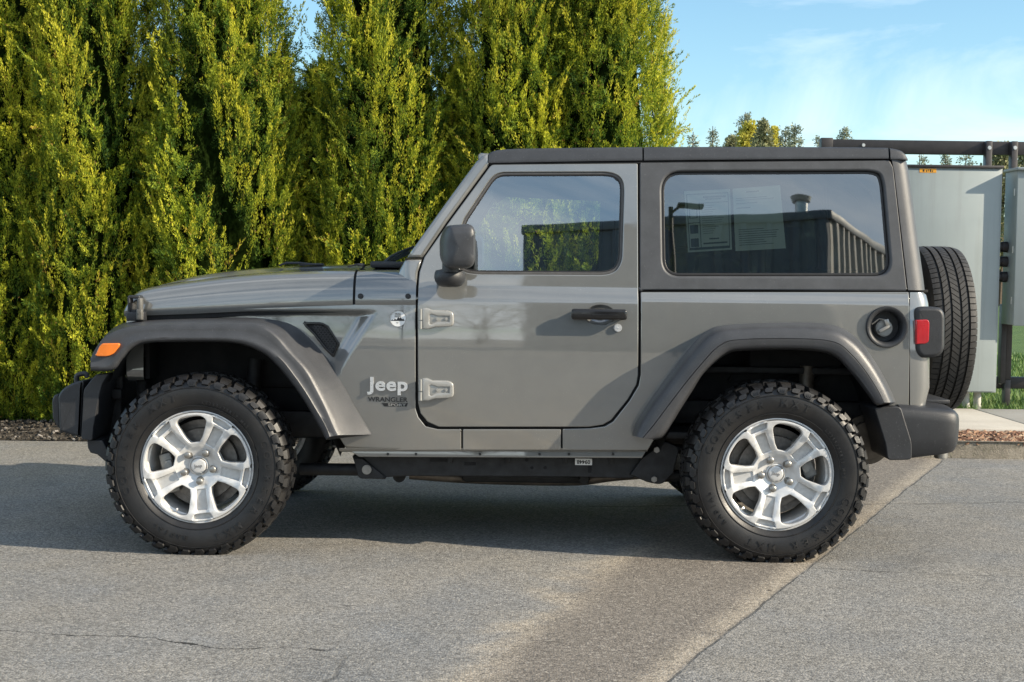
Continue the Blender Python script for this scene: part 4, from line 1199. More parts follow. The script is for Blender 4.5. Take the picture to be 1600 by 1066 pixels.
# ================================================================== WHEELS
TR, TW = 0.384, 0.262                     # tyre radius and width
def revolve(mb, prof, seg=96, mi=0, closed=False, flip=False):
    rows = [[(r_ * math.cos(2 * math.pi * k / seg), y, r_ * math.sin(2 * math.pi * k / seg)) for k in range(seg)] for r_, y in prof]
    mb.grid(rows, closed=True, mi=mi, flip=flip)
def pol(r_, a, y): return (r_ * math.cos(a), y, r_ * math.sin(a))
def block(mb, path, depth, seg_a=3, cent=(0.0, 0.0)):
    """tread block: path = list of (r, y, a0, a1) running across the tread; sides fall to the carcass by depth"""
    top = []; bot = []
    for i, (r_, y, a0, a1) in enumerate(path):
        # inward direction of the profile
        p0 = path[max(i - 1, 0)]; p1 = path[min(i + 1, len(path) - 1)]
        dr, dy = p1[0] - p0[0], p1[1] - p0[1]; L_ = math.hypot(dr, dy) or 1
        nr, ny = -dy / L_, dr / L_
        if nr * r_ + ny * y < 0 and abs(nr) > 0.0: nr, ny = -nr, -ny
        if nr < -0.02: nr, ny = -nr, -ny
        aa = [a0 + (a1 - a0) * k / (seg_a - 1) for k in range(seg_a)]
        e = 0.0016 / r_
        top.append([pol(r_, a + (e if k == 0 else (-e if k == seg_a - 1 else 0)), y) for k, a in enumerate(aa)])
        bot.append([pol(r_ - nr * depth, a, y - ny * depth) for a in aa])
    n, m_ = len(top), seg_a
    o = len(mb.v); vs = [p for r_ in top for p in r_] + [p for r_ in bot for p in r_]; N = n * m_; fs = []
    for i in range(n - 1):
        for j in range(m_ - 1): fs.append((i * m_ + j, (i + 1) * m_ + j, (i + 1) * m_ + j + 1, i * m_ + j + 1))
    rim = [(0, j) for j in range(m_)] + [(i, m_ - 1) for i in range(1, n)] + [(n - 1, j) for j in range(m_ - 2, -1, -1)] + [(i, 0) for i in range(n - 2, 0, -1)]
    for k in range(len(rim)):
        a, b_ = rim[k], rim[(k + 1) % len(rim)]
        fs.append((a[0] * m_ + a[1], b_[0] * m_ + b_[1], N + b_[0] * m_ + b_[1], N + a[0] * m_ + a[1]))
    mb.add(vs, fs)
def sidewall_text(mb, s_, r_, deg, y, size, step):
    a = R(deg)
    for ch in s_:
        if ch != ' ':
            vs, fs = text_mesh(ch, size, 0.0018, 0.0006, res=2)
            out = []
            for v in vs:
                u, w_ = v.x, v.y + r_ ; rr = math.hypot(u, w_); aa = a - math.atan2(u, w_)
                out.append(pol(rr, aa, y - v.z - 0.0007 + 0.10 * abs(rr - r_)))
            mb.add(out, fs)
        a -= step
def mud_tyre():
    mb = MB()
    h = TW / 2
    prof = [(.222, -.086), (.232, -.102), (.236, -.108), (.243, -.112), (.252, -.120), (.266, -.1265), (.285, -.1315), (.305, -.1335), (.325, -.1325), (.342, -.128), (.355, -.119), (.364, -.105), (.369, -.080), (.372, 0)]
    prof = prof + [(r_, -y) for r_, y in prof[-2::-1]]
    revolve(mb, prof, 112)
    for rr, yy in ((.258, -.1245), (.332, -.1325)):
        revolve(mb, [(rr - .002, yy + .001), (rr - .001, yy - .0018), (rr + .001, yy - .0018), (rr + .002, yy + .001)], 112)
    rng = random.Random(3)
    N = 20
    for k in range(N):
        c = 2 * math.pi * k / N; p = 2 * math.pi / N
        for sd in (-1, 1):
            cc = c + (0.25 * p if sd > 0 else 0)
            for q in range(2):
                a = cc + q * p * 0.5; w = p * 0.5 * (0.82 if q == 0 else 0.76)
                # shoulder lug wrapping over the edge
                y0 = -0.066 if q == 0 else -0.074
                yo = -0.124 if q == 0 else -0.119
                path = [(.3835, y0, a - w * .40, a + w * .52), (.3835, -.092, a - w * .50, a + w * .46), (.381, -.108, a - w * .46, a + w * .44), (.3745, yo + .004, a - w * .46, a + w * .40), (.3665, yo - .005, a - w * .40, a + w * .36)]
                block(mb, [(r_, y * -sd if False else (y if sd < 0 else -y), a0, a1) for r_, y, a0, a1 in path], 0.013)
                # stepped side biter below it, shifted half a lug so the joint zig-zags
                a2 = a + p * 0.12; w2 = p * 0.5 * (0.84 if q == 0 else 0.70); lo = .340 if q == 0 else .349
                path = [(.3665, -.1275, a2 - w2 * .45, a2 + w2 * .30), (.360, -.1315, a2 - w2 * .45, a2 + w2 * .50), (.352, -.1345, a2 - w2 * .30, a2 + w2 * .50), (lo, -.1365, a2 - w2 * .30, a2 + w2 * .34)]
                block(mb, [(r_, y if sd < 0 else -y, a0, a1) for r_, y, a0, a1 in path], 0.010)
                if q == 0 and sd < 0:
                    for e in range(3):
                        aa = a2 - w2 * .12 + e * w2 * .16
                        block(mb, [(.358, -.1335, aa - .0035, aa + .0035), (.346, -.1385, aa - .0035, aa + .0035)], .006)
            # centre blocks
            for q in range(2):
                a = cc + q * p * 0.5 + p * .1; w = p * 0.5 * .74
                y0, y1 = (-.058, -.008) if q == 0 else (-.050, -.004)
                path = [(.3845, y0, a - w * .5, a + w * .3), (.3855, (y0 + y1) / 2, a - w * .36, a + w * .5), (.386, y1, a - w * .5, a + w * .42)]
                block(mb, [(r_, y if sd < 0 else -y, a0, a1) for r_, y, a0, a1 in path], 0.014)
    yt = -.1338
    for base in (200, 20):
        sidewall_text(mb, 'COURSER MXT', .300, base, yt, .046, R(9.2))
    sidewall_text(mb, 'LT255/75R17 M+S', .272, 84, -.1285, .017, R(3.2))
    sidewall_text(mb, 'RADIAL', .294, 262, yt, .024, R(5.2))
    return mb
mbt = mud_tyre()
tyre_o = mbt.obj('tyre', M['rubber'], None, sharp=32); tyre_me = tyre_o.data; bpy.data.objects.remove(tyre_o)
def highway_tyre():
    mb = MB()
    prof = [(.222, -.086), (.232, -.100), (.243, -.106), (.262, -.118), (.290, -.1255), (.315, -.1265), (.338, -.123), (.355, -.116), (.366, -.108), (.3705, -.098), (.3725, -.075), (.374, 0)]
    prof = prof + [(r_, -y) for r_, y in prof[-2::-1]]
    revolve(mb, prof, 112)
    N = 84; p = 2 * math.pi / N
    ribs = [(-.114, -.076, 0.10), (-.063, -.032, 0.8), (-.020, .020, -0.9), (.032, .063, 0.8), (.076, .114, 0.10)]
    for k in range(N):
        for ri, (y0, y1, sl) in enumerate(ribs):
            a = k * p + (ri * .37 % 1) * p; w = p * 0.478
            path = []
            for i in range(4):
                y = y0 + (y1 - y0) * i / 3
                rr = .3845 - 0.30 * max(0, abs(y) - .055) ** 2 * 8
                sh = sl * p * (i / 3 - .5)
                path.append((rr, y, a - w + sh, a + w + sh))
            block(mb, path, .010, 2)
    return mb
hw_o = highway_tyre().obj('tyre', M['tread'], None, sharp=32); hw_me = hw_o.data; bpy.data.objects.remove(hw_o)

# ---- alloy wheel: one face pressed with five windows, pockets and raised spoke edges
def rot2(p, a): return Vector((p[0] * math.cos(a) - p[1] * math.sin(a), p[0] * math.sin(a) + p[1] * math.cos(a)))
def wheel_meshes():
    def Yw(x, z):
        r_ = math.hypot(x, z); a = math.atan2(z, x) + math.pi / 2
        k = (a / (2 * math.pi / 5)); k = abs(k - round(k)) * 2      # 0 on a spoke, 1 between
        y = -0.096 + 0.030 * (1 - sstep(r_, 0.03, 0.165)) - 0.004 * sstep(r_, .03, .06)
        y -= 0.010 * sstep(r_, .165, .20)
        t_ = abs(r_ * math.sin(k * math.pi / 5))
        y -= 0.006 * sstep(t_, .020, .032) * sstep(r_, .06, .085)
        return y
    wins = []; pocks = []; tips = []
    for k in range(5):
        a = -math.pi / 2 + 2 * math.pi * k / 5
        am = a + math.pi / 5
        pts = [(.101, -.019, .004), (.101, .019, .004), (.124, .037, .008), (.190, .066, .014), (.212, .042, .03), (.2155, 0, .05), (.212, -.042, .03), (.190, -.066, .014), (.124, -.037, .008)]
        wins.append([rot2(p, am) for p in round_poly(pts, 5)])
        pk = [(.098, -.0195, .004), (.098, .0195, .004), (.182, .0235, .004), (.182, -.0235, .004)]
        pocks.append([rot2(p, a) for p in round_poly(pk, 3)])
        tp = [(.196, -.034, .003), (.196, .034, .003), (.2175, .044, .004), (.2215, 0, .03), (.2175, -.044, .004)]
        tips.append([rot2(p, a) for p in round_poly(tp, 3)])
    disc = [Vector((.226 * math.cos(2 * math.pi * k / 120), .226 * math.sin(2 * math.pi * k / 120))) for k in range(120)]
    mb = MB()
    me = panel_mesh('rim', disc, wins + pocks + tips, Yw, .040, .0035, .012, .012, True)
    mb.add([v.co for v in me.vertices], [tuple(f.vertices) for f in me.polygons]); bpy.data.meshes.remove(me)
    for pl, dp in ((pocks, .0075), (tips, .010)):
        for q in pl:
            me = panel_mesh('pk', [v.copy() for v in poly_offset(q, -.001)], [], lambda x, z: Yw(x, z) * 0.25 - .0725 + dp + (.006 if pl is pocks else -.0045), .001, .0004, .012, .012, True)
            mb.add([v.co for v in me.vertices], [tuple(f.vertices) for f in me.polygons], 1); bpy.data.meshes.remove(me)
    # outer flange and barrel
    revolve(mb, [(.2262, -.070), (.2265, -.1005), (.2285, -.1055), (.2325, -.108), (.2365, -.1065), (.2380, -.101), (.2375, -.090), (.232, -.086), (.222, -.084)], 120)
    revolve(mb, [(.2262, -.095), (.222, -.090), (.2195, -.078), (.214, -.074), (.2085, -.070), (.206, -.055), (.203, -.02), (.200, .08), (.216, .098), (.236, .104)], 96)
    hubp = [(0.036, -.079), (.0355, -.0755), (.040, -.073)]
    revolve(mb, hubp, 40)
    # valve stem
    a = R(-122); mb.cyl((.206 * math.cos(a), -.088, .206 * math.sin(a)), (.195 * math.cos(a), -.104, .195 * math.sin(a)), .004, seg=10)
    rim = mb.obj('rim', None, None, sharp=30, mats=['silver', 'wheel_pocket']); rme = rim.data; bpy.data.objects.remove(rim)
    mb = MB(); revolve(mb, [(.0001, -.0815), (.024, -.0812), (.029, -.0802), (.0315, -.078), (.032, -.072)], 40); cap = mb.obj('centre_cap', M['silver'], None); cme = cap.data; bpy.data.objects.remove(cap)
    vs, fs = text_mesh('Jeep', .019, .0006, .0006); mb = MB(); mb.add([(v.x, -.0818 - v.z, v.y) for v in vs], fs); o = mb.obj('cap_lettering', M['chrome'], None); tme = o.data; bpy.data.objects.remove(o)
    mb = MB(); a = -math.pi / 2
    mb.cyl((0, -.066, 0), (0, -.094, 0), .0115, .0105, seg=6, bev=.001); mb.sphere((0, -.094, 0), (.0105, .005, .0105), 14); mb.cyl((0, -.064, 0), (0, -.074, 0), .0165, .013, seg=20)
    o = mb.obj('lug_nut', M['steel_bolt'], None, sharp=35); lme = o.data; bpy.data.objects.remove(o)
    mb = MB(); revolve(mb, [(.02, -.035), (.075, -.035), (.078, -.02), (.080, -.012), (.150, -.012), (.152, -.008), (.152, .012), (.15, .016), (.05, .016)], 64)
    for k in range(10):
        aa = k * .6283; mb.cyl((.113 * math.cos(aa), -.0125, .113 * math.sin(aa)), (.113 * math.cos(aa), -.0135, .113 * math.sin(aa)), .004, seg=8)
    mb.cyl((0, .016, 0), (0, .10, 0), .10, seg=32); mb.cyl((0, .02, 0), (0, .03, 0), .185, seg=40)
    o = mb.obj('brake_disc', M['disc_steel'], None, sharp=35); bme = o.data; bpy.data.objects.remove(o)
    mb = MB(); mb.box((.135, -.012, .0), (.055, .07, .17), .012); mb.box((.125, -.05, .0), (.03, .02, .11), .008); mb.cyl((.13, -.062, .03), (.13, -.045, .03), .014, seg=14); mb.cyl((.13, -.062, -.03), (.13, -.045, -.03), .014, seg=14)
    o = mb.obj('brake_caliper', M['caliper'], None, sharp=35); kme = o.data; bpy.data.objects.remove(o)
    return rme, cme, tme, lme, bme, kme
WM = wheel_meshes()
def put(name, me, parent, rot=(0, 0, 0), loc=(0, 0, 0)):
    o = bpy.data.objects.new(name, me); COL.objects.link(o); o.parent = parent; o.rotation_euler = rot; o.location = loc; return o
def wheel(center, spoke_deg, tyre_deg, flip=False, parent=car, cal_deg=0, tyre=None, yaw=0.0, zrot=None, name='wheel'):
    e = empty(name, center, parent)
    e.scale = (1.038,) * 3 if zrot is None else (1.05, .86, 1.05)
    e.rotation_euler = (0, 0, zrot if zrot is not None else ((math.pi if flip else 0) + yaw))
    rme, cme, tme, lme, bme, kme = WM
    sp = R(spoke_deg)
    put('tyre', tyre or tyre_me, e, (0, R(tyre_deg), 0))
    put('rim', rme, e, (0, sp, 0)); put('centre_cap', cme, e, (0, sp, 0)); put('cap_lettering', tme, e, (0, sp, 0))
    for k in range(5):
        a = -math.pi / 2 + 2 * math.pi * k / 5 - sp
        lg = put('lug_nut', lme, e, (0, 0, 0), (.0635 * math.cos(a), 0.004, .0635 * math.sin(a))); lg.scale = (1.32, 1.06, 1.32)
    put('brake_disc', bme, e); put('brake_caliper', kme, e, (0, R(cal_deg), 0))
    return e
YWH = YO + 0.006 + .1335                 # wheel centre plane
pf, pr = W(309, 733, YWH - .1), W(1213.5, 745, YWH - .1)
ZWH = 0.3785
wheel((pf.x, YWH, ZWH), -7, 0, cal_deg=165, yaw=R(-0.6))
wheel((pr.x, YWH, ZWH), 12, 40, cal_deg=-25)
wheel((pf.x, 2 * YC - YWH, ZWH), 20, 10, True, cal_deg=165)
wheel((pr.x, 2 * YC - YWH, ZWH), -30, 70, True, cal_deg=-25)
# spare on the tailgate: axis along x, tread seen from the side
sa, sb = W(1443, 508, YC - .15), W(1526, 508, YC - .15)
sc = Vector((W(1526, 508, YC - .36).x - .111, YC - .02, 0))
zt, zb_ = zp(sc.x, sc.y - .10, 386), zp(sc.x, sc.y - .10, 637)
sw = wheel((sc.x, sc.y, (zt + zb_) / 2 - .010), 0, 0, tyre=hw_me, zrot=math.pi / 2, name='spare_wheel')
for o in list(sw.children):
    if o.name.startswith('brake'): bpy.data.objects.remove(o)
mb = MB(); mb.cyl((sc.x - .16, sc.y, (zt + zb_) / 2), (sc.x - .02, sc.y, (zt + zb_) / 2), .12, seg=28, bev=.01); mb.obj('spare_carrier', M['underbody'], car)

# ================================================================== BUMPERS, LAMPS, TRIM
def ext_profile(mb, pts_at, ys, closed=True):
    """pts_at(y, k) -> outline ring"""
    rows = [pts_at(y, k) for k, y in enumerate(ys)]
    mb.grid(rows, closed=True, caps=True)
def extrude_outline(name, outline, Y0, r, mat, parent, cham=1.0, full=True, inner=None, sharp=40):
    """solid with the traced side outline at y=Y0, rolled edge r, running across the car to the mirrored side"""
    base = [Vector((q.x, q.z)) for q in (W(a[0], a[1], Y0) for a in outline)]
    q = [base[0]]
    for p in base[1:]:
        if (p - q[-1]).length > .0015: q.append(p)
    base = q
    mb = MB(); rows = []
    Yf = inner if inner is not None else YC
    for f in (1.0, .6, .25, 0.0):
        off = poly_offset(base, r * f); y = Y0 + r * (1 - math.sqrt(max(0, 1 - f * f))) if False else Y0 + r * (1 - math.sqrt(max(0.0, 1 - (f) ** 2)))
        y = Y0 + r * (1 - math.sqrt(1 - f ** 2)) if f < 1 else Y0
        rows.append((off, f))
    seq = []
    for f in (1.0, .65, .3, .08, 0.0):
        off = poly_offset(base, r * f); seq.append((Y0 + r * (1 - f) ** 1.6, off))
    seq.insert(0, (Y0, poly_offset(base, r * 1.35)))
    R1 = [[Vector((p.x, y, p.y)) for p in o_] for y, o_ in seq]
    if full: R2 = [[Vector((p.x, 2 * YC - p.y, p.z)) for p in row] for row in R1[::-1]]
    else: R2 = [[Vector((p.x, Yf, p.z)) for p in R1[-1]]]
    mb.grid(R1 + R2, closed=True, caps=True)
    return mb.obj(name, mat, parent, sharp=sharp)
bp = M['black_plastic']
# rear bumper: corner wing + main beam, rounded towards the tail
rb = empty('rear_bumper', (W(1440, 680, 0).x, YC, .5), car)
def bumper_rear():
    cols = [(1407.5, 637, 717.5), (1425, 638, 717.5), (1450, 640, 714.5), (1478, 642.5, 711), (1491, 644.0, 708), (1496.5, 646, 704), (1499, 649, 698)]
    Yb = [-.055, -.055, -.054, -.050, -.040, -.022, .015]
    rows = []
    for (px_, a, b_), Y in zip(cols, Yb):
        t_, u = W(px_, a, Y), W(px_, b_, Y); H = t_.z - u.z
        xs = t_.x
        rows.append([Vector((xs, .50, t_.z + .022)), Vector((xs, Y + .16, t_.z + .018)), Vector((xs, Y + .045, t_.z + .008)), Vector((xs, Y + .014, t_.z)), Vector((xs, Y + .002, t_.z - .018)), Vector((xs, Y, t_.z - .05)), Vector((xs, Y + .004, t_.z - H * .6)), Vector((xs + 0, Y + .012, u.z + .02)), Vector((xs, Y + .03, u.z)), Vector((xs, .50, u.z + .01))])
    n = len(rows[0]); lines = [catmull([r_[j] for r_ in rows], 4) for j in range(n)]
    rows = [[lines[j][i] for j in range(n)] for i in range(len(lines[0]))]
    # wrap round the tail to the middle
    last = rows[-1]
    for Y in (.12, .30, YC): rows.append([Vector((p.x + (.004 if j not in (0, n - 1) else .004), max(p.y, Y) if j in (0, n - 1) else max(p.y, Y + 0), p.z)) for j, p in enumerate(last)])
    mb = MB(); mb.grid(rows)
    mb2 = [[Vector((p.x, 2 * YC - p.y, p.z)) for p in r_] for r_ in rows]; mb.grid(mb2)
    a = W(1450, 632, .3); mb.box((W(1450, 640, .2).x, YC, rows[0][0].z - .012), (.16, 1.3, .02), .004)
    return mb.obj('bumper_beam', bp, rb, sharp=45)
bumper_rear()
wing = round_poly([(1366, 636.5, 6), (1407.5, 635.5, 6), (1425, 692, 8), (1425, 718.5, 6), (1387, 719.5, 6), (1384, 695, 6)])
o = extrude_outline('bumper_wing', wing, -.060, .004, bp, rb, full=False, inner=.22); far(o, rb)
mb = MB(); p = W(1470, 712, .15); mb.cyl((p.x, .15, p.z - .012), (p.x, .15, p.z + .02), .03, seg=20, bev=.004); o = mb.obj('tow_eye', M['steel_bolt'], rb); far(o, rb)
# front bumper
fb = empty('front_bumper', (W(110, 640, 0).x, YC, .5), car)
cap_o = round_poly([(90, 619, 6), (98, 607, 8), (116, 597, 8), (131, 594, 4), (129, 609), (125.5, 684, 2), (92.5, 674.5, 3)])
o = extrude_outline('bumper_end', cap_o, 0.03, .009, bp, fb, full=False, inner=.45); far(o, fb)
nose = round_poly([(81, 626, 4), (84, 618, 3), (92, 615), (94, 672), (88, 665), (82, 654, 3)])
extrude_outline('bumper_nose', nose, 0.07, .006, bp, fb)
mid_o = round_poly([(100, 612), (130, 600), (140, 606), (136, 672), (96, 664)])
extrude_outline('bumper_beam', mid_o, 0.16, .012, bp, fb)
wing = round_poly([(142.5, 594, 4), (150, 586, 4), (170.5, 583.5, 4), (160, 599, 5), (155.5, 616), (150, 645), (146, 668), (144.5, 689, 4), (126.5, 686.5, 4), (130.5, 609, 5)])
o = extrude_outline('bumper_wing', wing, 0.018, .003, bp, fb, full=False, inner=.30); far(o, fb)
o = extrude_outline('air_dam', round_poly([(136, 688), (160, 688), (172, 712), (176, 728), (165, 722), (152, 710.5), (141, 707.5), (137, 700)]), 0.06, .004, bp, fb, full=True)
mb = MB(); a, b_, c, d = W(120, 597, .33), W(121, 587, .33), W(133, 584, .33), W(137, 590, .33); mb.tube(catmull([a, b_, c, d], 5), .012, 10); o = mb.obj('tow_hook', bp, fb); far(o, fb)
# tail lamp
tl = empty('tail_lamp', (W(1453, 520, 0).x, 0.0, 1.0), car)
lamp_o = round_poly([(1431, 482, 7), (1440, 479, 6), (1470, 480, 9), (1477.5, 490, 8), (1477, 548, 9), (1466, 558.5, 8), (1440, 560, 8), (1431.5, 548, 6)])
o = extrude_outline('lamp_housing', lamp_o, -.012, .014, M['black_plastic'], tl, full=False, inner=.09)
ftl = empty('tail_lamp', (W(1453, 520, 0).x, 2 * YC, 1.0), car); far(o, ftl)
mb = MB(); lens = round_poly([(1431.5, 500, 1), (1450, 499.5, 3), (1452.5, 504, 3), (1451.5, 534, 3), (1446, 537.5, 3), (1431.5, 538, 1)])
o = extrude_outline('lamp_lens', lens, -.016, .003, M['tail_red'], tl, full=False, inner=.02); far(o, ftl)
mb = MB()
for k in range(4): yz_box(mb, 1434, 504 + k * 3.0, 1447, 505 + k * 3.0, -.0168, -.0155, .0003, seg=1)
o = mb.obj('lens_rib', M['tail_red'], tl); far(o, ftl)
mb = MB(); rimo = round_poly([(1431.8, 498, 1), (1453, 497.5, 4), (1455.5, 504, 4), (1454, 537, 4), (1448, 541, 4), (1431.8, 541.5, 1)])
# fuel filler
simple('cap_grey', (0.26, 0.255, 0.24), 0.4)
fu = empty('fuel_filler', (W(1385.5, 511, 0).x, 0, 1.0), car)
p = W(1385.5, 511, 0.0); mb = MB()
def ringrev(mb, prof, seg=48):
    mb.grid([[Vector((p.x + r_ * math.cos(2 * math.pi * k / seg), y, p.z + r_ * math.sin(2 * math.pi * k / seg))) for k in range(seg)] for r_, y in prof], closed=True)
ringrev(mb, [(.091, .004), (.091, -.006), (.0885, -.0095), (.082, -.010), (.074, -.005), (.0685, .004), (.067, .015), (.066, .06), (.0005, .062)])
fu1 = mb.obj('filler_bezel', bp, fu); 
mb = MB(); mb.cyl((p.x - .004, .06, p.z - .006), (p.x - .004, .022, p.z - .006), .040, .036, seg=28, bev=.004); mb.box((p.x - .004, .016, p.z - .006), (.016, .016, .062), .005, Matrix.Rotation(R(60), 3, 'Y'))
mb.obj('filler_cap', M['cap_grey'], fu)
mb = MB(); mb.box((p.x + .004, .010, p.z + .018), (.020, .004, .030), .002, Matrix.Rotation(R(-18), 3, 'Y')); mb.tube([(p.x - .06, .02, p.z + .01), (p.x - .03, .016, p.z + .035), (p.x, .012, p.z + .03)], .003, 6)
mb.obj('cap_tether', M['steel_bolt'], fu)
# door mirror
def mirror_asm(parent):
    mr = empty('mirror', (W(700, 400, -.15).x, -.15, 1.27), parent)
    mb = MB(); rows = []
    Y0 = -.235
    outl = round_poly([(684.5, 372, 8), (694, 352, 9), (735, 349, 8), (741.5, 358, 6), (741.5, 410, 8), (733, 419.5, 8), (696, 420, 10), (685, 405, 9)])
    base = [Vector((q.x, q.z)) for q in (W(a.x, a.y, Y0) for a in outl)]
    c = sum(base, Vector((0, 0))) / len(base)
    def ring(f, y, dx=0.0, sx=1.0): return [Vector((c.x + (b_.x - c.x) * f * sx + dx, y, c.y + (b_.y - c.y) * f)) for b_ in base]
    rows = [ring(.05, Y0 - .006, .012), ring(.55, Y0 - .005, .012), ring(.80, Y0 - .001, .010), ring(.91, Y0 + .008, .006), ring(.97, Y0 + .024, .003), ring(1.0, Y0 + .05), ring(1.0, Y0 + .12), ring(.97, Y0 + .165), ring(.88, Y0 + .18), ring(.05, Y0 + .182)]
    # wedge: front edge (towards -x) falls away from the viewer
    for row in rows:
        for v in row:
            v.y += 0.06 * sstep(W(706, 380, Y0).x - v.x, 0.0, 0.060) * (1 if v.y < Y0 + .06 else 0.3)
    mb.grid(rows, closed=True, caps=True)
    h = mb.obj('mirror_housing', M['flare_plastic'], mr, sharp=50)
    mb = MB()
    a = W(741.3, 384, Y0 + .09); mb.box((a.x - .001, a.y + .01, a.z), (.004, .12, .13), .0015); g = mb.obj('mirror_glass', M['chrome'], mr)
    mb = MB()
    cb = W(704, 436, -.10); rows = []
    for f, z in ((.05, -.036), (.45, -.035), (.75, -.028), (.93, -.012), (1.0, .004), (.98, .024), (.90, .036), (.5, .042), (.05, .043)):
        rows.append([Vector((cb.x - .004 + math.cos(2 * math.pi * k / 28) * .068 * f, -.075 + math.sin(2 * math.pi * k / 28) * .085 * f, cb.z + z)) for k in range(28)])
    mb.grid(rows, closed=True, caps=True); mb.cyl((cb.x + .0, -.13, cb.z + .03), (cb.x, -.13, cb.z + .07), .035, seg=20)
    b2 = mb.obj('mirror_base', M['black_plastic'], mr, sharp=50)
    return h, g, b2
hm = mirror_asm(door)
def mirror_far(objs, parent):
    e = empty('mirror', (objs[0].parent.location.x, 2 * YC + .15, 1.27), parent)
    e.name = 'mirror'
    for o in objs: far(o, e)
# mirror parts are sub-parts of the door in spirit; hang them straight on the car so they stay within three levels
me_ = hm[0].parent; me_.parent = car; me_.location = (W(700, 400, -.15).x, -.15, 1.27); me_.matrix_parent_inverse = Matrix.Translation(-world_loc(car))
for o in hm: o.matrix_parent_inverse = Matrix.Translation(-world_loc(me_))
mirror_far(hm, car)

# ---- lettering and badges on the fender
def side_text(name, s_, px0, px1, py, h_px, mat, parent, ext=.002, bold=.0, Yoff=-.004, space=1.0, shear=0.0, flip=False):
    vs, fs = text_mesh(s_, 1.0, .5, bold, 'LEFT', space, shear, 5)
    xs = [v.x for v in vs]; ys = [v.y for v in vs]
    a, b_ = W(px0, py, 0), W(px1, py, 0); c = W(px0, py - h_px, 0)
    sx = (b_.x - a.x) / (max(xs) - min(xs)); sz = (c.z - a.z) / (max(ys) - min(ys))
    mb = MB(); out = []
    for v in vs:
        u = (v.x - min(xs)) * sx; w_ = (v.y - min(ys)) * sz
        if flip: u = (b_.x - a.x) - u; w_ = (c.z - a.z) - w_
        x, z = a.x + u, a.z + w_
        out.append((x, Yfront(x, z) + Yoff - v.z * 2 * ext, z))
    mb.add(out, fs); return mb.obj(name, mat, parent, sharp=30)
o = side_text('lettering', 'Jeep', 573, 637, 617.0, 27.5, M['bright_badge'], car, .005, .028, -.004, 1.06)
o = side_text('model_lettering', 'WRANGLER', 574, 637, 628.0, 7.6, M['decal_black'], car, .0004, .018, -.0012)
q = [W(a, b_, 0) for a, b_ in ((596, 630.2), (637.5, 630.2), (635, 635.6), (600, 635.6))]
def dec(name, pts, mat, parent, off=-.0010):
    mb = MB(); n = len(pts)
    mb.add([(v.x, Yfront(v.x, v.z) + off, v.z) for v in pts] + [(v.x, Yfront(v.x, v.z) + off + .0008, v.z) for v in pts], [tuple(range(n)), tuple(range(2 * n - 1, n - 1, -1))] + [(i, (i + 1) % n, n + (i + 1) % n, n + i) for i in range(n)])
    return mb.obj(name, mat, parent, sharp=30)
dec('model_stripe', q, M['decal_black'], car)
side_text('trim_lettering', 'SPORT', 606, 634, 634.8, 4.0, M['hinge_paint'], car, .0002, .015, -.0017)
c = W(621.5, 498, 0)
rb_ = .0345
bd = dec('round_badge', [Vector((c.x + rb_ * math.cos(2 * math.pi * k / 40), 0, c.z + rb_ * math.sin(2 * math.pi * k / 40))) for k in range(40)], M['white_decal'], car, -.0025)
mb = MB(); mb.grid([[(c.x + r_ * math.cos(2 * math.pi * k / 40), Yfront(c.x, c.z) + y, c.z + r_ * math.sin(2 * math.pi * k / 40)) for k in range(40)] for r_, y in ((.0365, 0), (.0362, -.0035), (.0345, -.0035), (.0342, -.002))], closed=True)
mb.obj('badge_rim', M['steel_bolt'], bd)
hill = [(-.030, -.010), (-.024, -.004), (-.019, -.008), (-.012, .000), (-.006, -.006), (.002, .007), (.007, .001), (.012, .006), (.019, -.003), (.024, .001), (.030, -.010)]
dec('badge_hills', [Vector((c.x + a, 0, c.z + b_)) for a, b_ in hill], M['decal_black'], bd, -.0032)
def badge_text(s_, size, dz, name):
    vs, fs = text_mesh(s_, size, .0002, .0004); mb = MB(); mb.add([(c.x + v.x, Yfront(c.x, c.z) - .0034 - v.z, c.z + dz + v.y) for v in vs], fs); mb.obj(name, M['steel_bolt'], bd)
badge_text('TRAIL', .011, .020, 'badge_lettering'); badge_text('RATED', .009, .0095, 'badge_lettering'); badge_text('4x4', .008, -.0185, 'badge_lettering')
# white part label stuck upside down on the frame rail
lb = W(911, 721, .12)
mb = MB(); a, b_ = W(898.5, 716.5, .12), W(925, 727, .12); mb.box(((a.x + b_.x) / 2, .12, (a.z + b_.z) / 2), (b_.x - a.x, .002, a.z - b_.z), .0003)
pl = mb.obj('part_label', M['white_decal'], car)
vs, fs = text_mesh('09448', .024, .0003, .0006); mb = MB(); cxm, czm = (a.x + b_.x) / 2, (a.z + b_.z) / 2
mb.add([(cxm - v.x, .1186 - v.z, czm - v.y) for v in vs], fs); mb.obj('label_lettering', M['decal_black'], pl)

